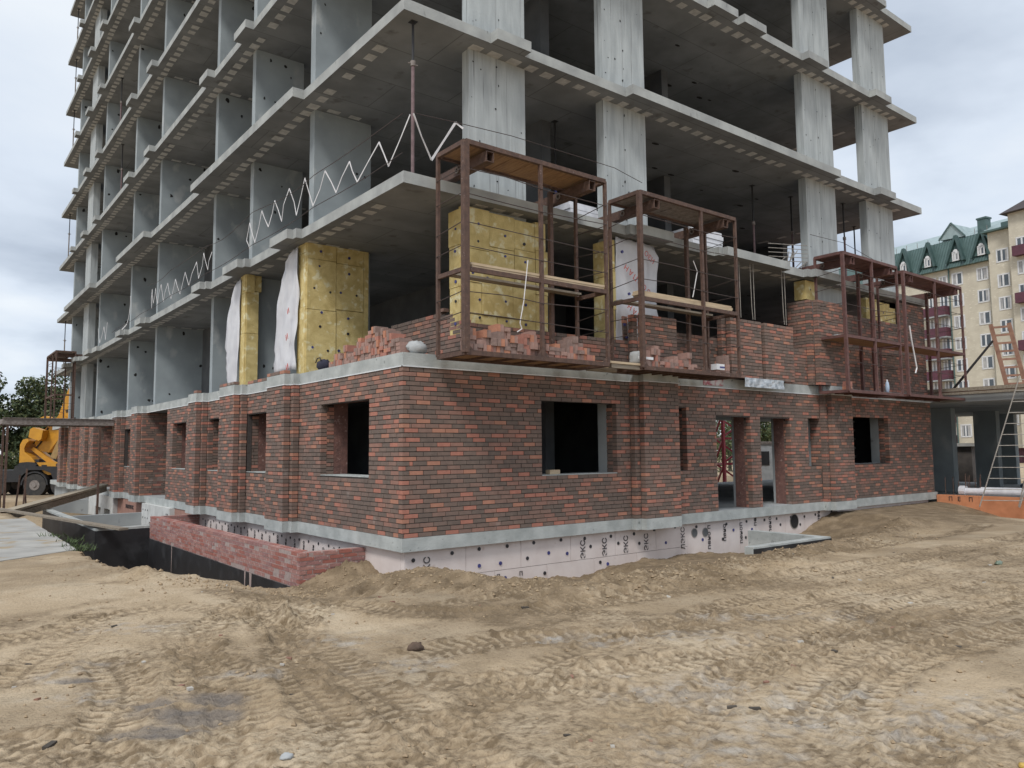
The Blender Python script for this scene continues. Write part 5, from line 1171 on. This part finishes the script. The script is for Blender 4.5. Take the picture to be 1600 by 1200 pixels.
for i, (y, z, r) in enumerate(((-2.0,.24,.11),(-2.4,.25,.12))):
    mb = MB(); mb.cyl((18.95+i*.3, y+1.4, z), (19.5+i*.3, y-2.8, z), r, 14); q = mb.build('film_roll', ROLLW, None)
    tag(q, ['front white film roll lying on the orange foam edge','rear white film roll lying behind the front one on the orange edge'][i], 'roll')
mb = MB(); mb.cyl((18.98, -.72, .25), (18.98, -.55, .25), .16, 12); tag(mb.build('film_end', ROLLW), 'twisted end of white film by the rebar stubs', 'film')
bg = lump('white_bag', (19.6, -2.95, .62), (.45,.85,.42), ROLLW, 'big white printed bag leaning behind the film rolls at the right edge', 'bag', 31, .35, flat=.2)
put_text('ПРО', .20, (19.03, -2.62, .66), (.25,-1,0), (-.1,0,1), BLACKPRINT, bg); put_text('12х4', .15, (19.03, -2.75, .40), (.25,-1,0), (-.1,0,1), BLACKPRINT, bg)
tp = lump('blue_tarpaulin', (21.5, -2.0, .3), (.7,.6,.4), TARP, 'folded blue tarpaulin behind the white film rolls', 'tarpaulin', 33, .4, flat=.3)
for i in range(10):
    x = 18.95+rng.uniform(0,.5); y = -.05-rng.uniform(.0,1.0); mb = MB(); mb.cyl((x,y,-.1), (x+rng.normal(0,.01),y,.55+rng.uniform(0,.25)), .011, 6)
    tag(mb.build('rebar_stub', RUST), 'rusty rebar stub standing at the right corner of the brick wall', 'rebar', 'rebar stubs at the annex corner')
def ladder(a, b, side, n, w, label, r=.017, m_=ALU, flatm=False, name='ladder'):
    a, b, side = Vector(a), Vector(b), Vector(side).normalized()*w/2; t_ = thing(name, label, 'ladder', a)
    for s in (-1, 1):
        mb = MB(); (mb.bar(a+side*s, b+side*s, .05, .11) if flatm else mb.cyl(a+side*s, b+side*s, r, 8)); mb.build('rail', m_, t_)
    for i in range(n):
        p = a.lerp(b, (i+.6)/n); mb = MB(); (mb.bar(p-side, p+side, .035, .06) if flatm else mb.cyl(p-side, p+side, r*.7, 6)); mb.build('rung', m_, t_)
    return t_
ladder((17.7,-2.05,-.1), (18.45,-3.0,3.55), (.55,-1,0), 12, .95, 'wide metal ladder leaning against the annex roof at the right edge')
ladder((18.3,-2.55,-.1), (18.6,-3.35,3.4), (.6,-1,0), 11, .45, 'narrower metal ladder right behind the wide one at the right edge')
ladder((19.4,-2.1,3.27), (19.5,-1.72,5.25), (.3,-1,0), 8, .46, 'red brown timber ladder panel standing on the annex roof', m_=FORMW, flatm=True, name='timber_ladder')
mb = MB(); mb.box(19.62, 19.64, -2.2, -1.65, 3.5, 5.2)
mb = MB(); mb.bar((19.3,-.35,3.3), (19.4,-1.55,4.75), .05); tag(mb.build('steel_tube', BLK), 'front dark slanting tube propping the timber ladder on the annex roof', 'tube')
mb = MB(); mb.bar((19.4,-.28,3.3), (19.5,-1.5,4.75), .05); tag(mb.build('steel_tube', BLK), 'rear dark slanting tube propping the timber ladder on the annex roof', 'tube')
tk = thing('grey_hopper', 'grey rounded concrete hopper at the right edge on the annex roof', 'hopper', (19.6,-3.1,3.3)); mb = MB(); mb.cyl((19.9,-3.2,3.95), (20.4,-3.4,4.25), .48, 20, r2=.42); mb.build('drum', RPC, tk); mb = MB(); mb.bar((19.8,-3.0,3.26), (19.9,-3.1,4.0), .08); mb.bar((20.2,-3.5,3.26), (20.2,-3.5,4.2), .08); mb.build('stand', RUSTG, tk)
# things under the annex
mb = MB(); mb.box(33, 36, 4.5, 7.5, -.6, 1.6); dk = tag(mb.build('dark_shed', mat('shed_brown', (.10,.085,.075), (.07,.06,.055), 4, .8), None, fixn=False), 'low dark shed behind the annex columns', 'shed'); mb = MB(); mb.box(32.8, 36.2, 4.3, 7.7, 1.6, 1.75); mb.build('roof', RPC, dk, fixn=False)
lump('yellow_sacks', (31.6, 1.2, .12), (.5,.5,.3), YEL, 'yellow sacks heaped on the annex floor between columns', 'sacks', 44, .5, flat=.3)

# ------------------------------------------------------------------ apartment block with the green mansard
A = Vector((98.6, 41.5, 0)) ; 
YBR = mat('yellow_brick_far', (.58,.53,.425), (.51,.46,.365), .9, .9, spots=((.66,.61,.50), 2.0, .58, (1,1,3)))
GRN = mat('green_roof_metal', (.085,.14,.132), (.068,.115,.108), 1.2, .5); GRNL = mat('pale_green_roof', (.34,.42,.42), (.27,.34,.34), 1.2, .45)
BURG = mat('burgundy_panel', (.115,.035,.055), (.085,.028,.042), 2, .6); PVC = mat('white_window_frame', (.72,.72,.72), (.62,.62,.62), 3, .5); PANE = mat('window_pane', (.10,.12,.14), (.06,.075,.09), .6, .12)
AP = Vector((101.37, 35.13, 0)); au = Vector((-.17099, -.98527, 0)); an_ = Vector((-.98527, .17099, 0))
apt = thing('apartment_block', 'yellow brick apartment block with green mansard roof and burgundy balconies behind the site', 'apartment block', AP)
def Q(s, o, z): return AP+au*s+an_*o+Vector((0,0,z))
def slab_(name, s0, s1, o0, o1, z0, z1, m_, par_=None):
    mb = MB(); mb.prism([Q(s0,o0,z0), Q(s1,o0,z0), Q(s1,o1,z0), Q(s0,o1,z0)], (0,0,z1-z0)); return mb.build(name, m_, par_ or apt)
slab_('wall', -30, 8.65, -11, 0, 1.4, 25.1, YBR); slab_('base_wall', -30.05, 22, -11, .06, -1.2, 1.4, BURG)
slab_('tower_wall', 8.65, 11.9, -11, .9, 1.4, 28.2, YBR); slab_('tower_wall', 11.9, 22, -11, 2.2, 1.4, 29.6, YBR)
CURT = mat('curtain_cloth', (.45,.44,.42), (.30,.30,.31), 2, .9)
for s in (2.95, 8.3, -4.5):
    mb = MB(); mb.cyl(Q(s, .14, 1.4), Q(s, .14, 25.0), .09, 8); mb.build('downpipe', GRN, apt)
def win(s, o, z, w=1.25, h=1.45, par_=None):
    f = MB(); e = .11
    for (a, b, c, d_) in ((-w/2-e, w/2+e, -h/2-e, -h/2+.05), (-w/2-e, w/2+e, h/2-.05, h/2+e), (-w/2-e, -w/2+.06, -h/2, h/2), (w/2-.06, w/2+e, -h/2, h/2), (-.16, .04, -h/2, h/2)):
        f.prism([Q(s+a,o,z+c), Q(s+b,o,z+c), Q(s+b,o+.06,z+c), Q(s+a,o+.06,z+c)], (0,0,d_-c))
    fr = f.build('window', PVC, par_ or apt); g = MB(); g.prism([Q(s-w/2,o,z-h/2), Q(s+w/2,o,z-h/2), Q(s+w/2,o+.02,z-h/2), Q(s-w/2,o+.02,z-h/2)], (0,0,h)); g.build('pane', PANE, fr)
    for sg in (-1, 1):
        if rng.random() < .6:
            cw = w*rng.uniform(.16, .36); a0, a1 = (-w/2+.06, -w/2+.06+cw) if sg < 0 else (w/2-.06-cw, w/2-.06)
            c_ = MB(); c_.prism([Q(s+a0,o+.021,z-h/2+.03), Q(s+a1,o+.021,z-h/2+.03), Q(s+a1,o+.032,z-h/2+.03), Q(s+a0,o+.032,z-h/2+.03)], (0,0,h-.06)); c_.build('curtain', CURT, fr)
    return fr
for k in range(8):
    z = 23.45-2.83*k
    for s in (4.0, 7.25, -6.2, -9.5, -16, -19): win(s, .0, z)
    for s in (.55, 2.1): win(s, 0., z-.05, .95, 1.9 if k else 1.4)
    win(10.3, .9, z+1.6 if k == 0 else z+1.3); win(13.4, 2.2, z+2.2); win(17, 2.2, z+2.2)
    if k >= 1:
        b = slab_('balcony', -.3, 2.75, .02, 1.1, z-1.75, z-.55, BURG); slab_('balcony_slab', -.4, 2.85, .02, 1.2, z-1.95, z-1.76, CONC, b)
    if k in (0, 2, 4): slab_('balcony', 12.6, 15, 2.21, 3.1, z+.7, z+1.9, BURG)
# mansard
mb = MB(); mb.prism([Q(-30, .7, 24.95), Q(-30, -1.3, 29.1), Q(-30, -6, 29.1), Q(-30, -6, 24.95)], au*38.6); ro = mb.build('mansard_roof', GRN, apt)
sm = MB()
for s in np.arange(-8, 8.6, .38):
    a, b = Q(s, .72, 24.98), Q(s, -1.28, 29.12); sm.bar(a, b, .04, .09, up=(1,0,0))
tag(sm.build('standing_seams', GRN, ro), kind='stuff')
mb = MB(); mb.prism([Q(-30, -1.25, 29.08), Q(-30, -6.5, 31.6), Q(-30, -11.5, 29.08)], au*39.5); mb.build('upper_roof', GRNL, apt)
rr = MB()
for s in np.arange(-20, 8, 1.6): rr.bar(Q(s,-1.7,29.3), Q(s,-1.7,30.0), .05)
rr.build('snow_guard', RUSTG, apt)
for s in (-6.9, -3.1, .45, 4.3, 7.6):
    mb = MB(); w, zb, zt = 1.0, 25.75, 28.9
    mb.prism([Q(s-w, .55, zb), Q(s+w, .55, zb), Q(s, .05, zt)], an_*-2.2); dm_ = mb.build('dormer', GRN, apt)
    mb = MB()
    for sg in (-1, 1): mb.bar(Q(s+sg*(w+.15), .75, zb-.2), Q(s, .3, zt+.2), .30, .5, up=an_)
    mb.build('dormer_roof', mat('dark_green_metal', (.045,.085,.08), (.035,.07,.065), 2, .5), dm_)
    win(s, .56, 26.35, .72, 1.0, dm_)
    mb = MB(); mb.cyl(Q(s, .57, 26.95), Q(s, .62, 26.95), .33, 14); mb.build('arched_pane', PVC, dm_)
# roof gable, chimneys, tower roofs
mb = MB(); mb.prism([Q(1.2, -1.2, 29.4), Q(4.6, -1.2, 29.2), Q(2.9, -1.2, 31.3)], an_*-4); gb = mb.build('roof_gable', GRNL, apt)
mb = MB(); mb.bar(Q(1.1, -1.1, 29.4), Q(2.9, -1.1, 31.4), .15); mb.bar(Q(4.7, -1.1, 29.2), Q(2.9, -1.1, 31.4), .15); mb.build('gable_trim', GRN, gb)
mb = MB(); mb.prism([Q(5.6,-2.4,29.3), Q(6.7,-2.4,29.3), Q(6.7,-3.5,29.3), Q(5.6,-3.5,29.3)], (0,0,1.9)); mb.prism([Q(5.5,-2.3,31.2), Q(6.8,-2.3,31.2), Q(6.8,-3.6,31.2), Q(5.5,-3.6,31.2)], (0,0,.22)); mb.build('chimney', GRN, apt)
mb = MB(); mb.prism([Q(8.2, 1.6, 28.2), Q(12, 1.6, 28.2), Q(12, -9, 28.2), Q(8.2, -9, 28.2)], (0,0,.22)); mb.build('tower_eave', GRN, apt)
mb = MB(); a = [Q(11.3, 3.0, 29.6), Q(23, 3.0, 29.6), Q(23, -9, 29.6), Q(11.3, -9, 29.6)]; t1 = [Q(14.5,0,32.0), Q(20,0,32.0), Q(20,-6,32.0), Q(14.5,-6,32.0)]
mb.add(a+t1, [(0,1,2,3),(4,5,6,7),(0,1,5,4),(1,2,6,5),(2,3,7,6),(3,0,4,7)]); mb.build('tower_roof', mat('dark_brown_roof', (.07,.055,.055), (.05,.04,.04), 2, .7), apt)
mb = MB(); mb.prism([Q(13.2,.5,31), Q(14.6,.5,31), Q(14.6,-.8,31), Q(13.2,-.8,31)], (0,0,2.4)); mb.build('chimney', RUSTR, apt)
mb = MB(); mb.prism([Q(9.3,-1,28.4), Q(10.1,-1,28.4), Q(10.1,-1.8,28.4), Q(9.3,-1.8,28.4)], (0,0,1.3)); mb.build('chimney', GRN, apt)

# ------------------------------------------------------------------ litter on the sand
def stone(x, y, r, m_, label, cat, seed): return lump(cat.replace(' ', '_'), (x, y, gz(x, y)+r[2]*.5), r, m_, label, cat, seed, .5)
stone(-2.41, -4.44, (.075,.06,.05), mat('dark_stone', (.13,.085,.06), (.08,.055,.04), 9, .9, .5, 40), 'dark brown stone at the end of the rutted ridge in the middle of the sand', 'stone', 51)
stone(-4.32, -6.18, (.04,.035,.02), PAPER, 'crumpled white paper scrap on the sand at the lower left centre', 'paper scrap', 53)
stone(6.97, -5.87, (.10,.045,.04), mat('green_glass', (.22,.27,.20), (.15,.19,.14), 8, .3), 'pale green bottle lying on the sand at the right', 'bottle', 54)
stone(-1.2, -8.92, (.032,.026,.016), mat('yellow_leaf', (.62,.42,.10), (.5,.33,.08), 8, .6), 'small yellow leaf on the sand in the bottom right corner', 'leaf', 55)
CHIP = [mat('brick_chip', (.30,.16,.115), (.24,.13,.09), 9, .9), mat('pale_chip', (.50,.47,.42), (.40,.37,.33), 9, .9), BARK]
cb = MB()
for i in range(75):
    v = 3+rng.random()**1.2*12; u = rng.uniform(-.7, .7)*v; x = CXY[0]+u*RH[0]+v*FH[0]; y = CXY[1]+u*RH[1]+v*FH[1]
    if (x > -.9 and y > -.6) or (x < -3.3 and y > 4) or (x > 6 and y > -2.2): continue
    z = gz(x, y); r = rng.uniform(.006, .02); an2 = rng.uniform(0, 3.14); k = pick((.35,.4,.25)); L = r*(2.2 if k == 2 else 1.3)
    cb.obox((x, y, z+r*.3), (math.cos(an2)*L, math.sin(an2)*L, rng.normal(0,.2)*r), (-math.sin(an2)*r, math.cos(an2)*r, 0), (0,0,r*.5), k)
tag(cb.build('rubble_bits', CHIP, None), 'small brick chips, pale chips and splinters strewn over the sand', 'rubble', kind='stuff')
print('objects', len(bpy.data.objects))
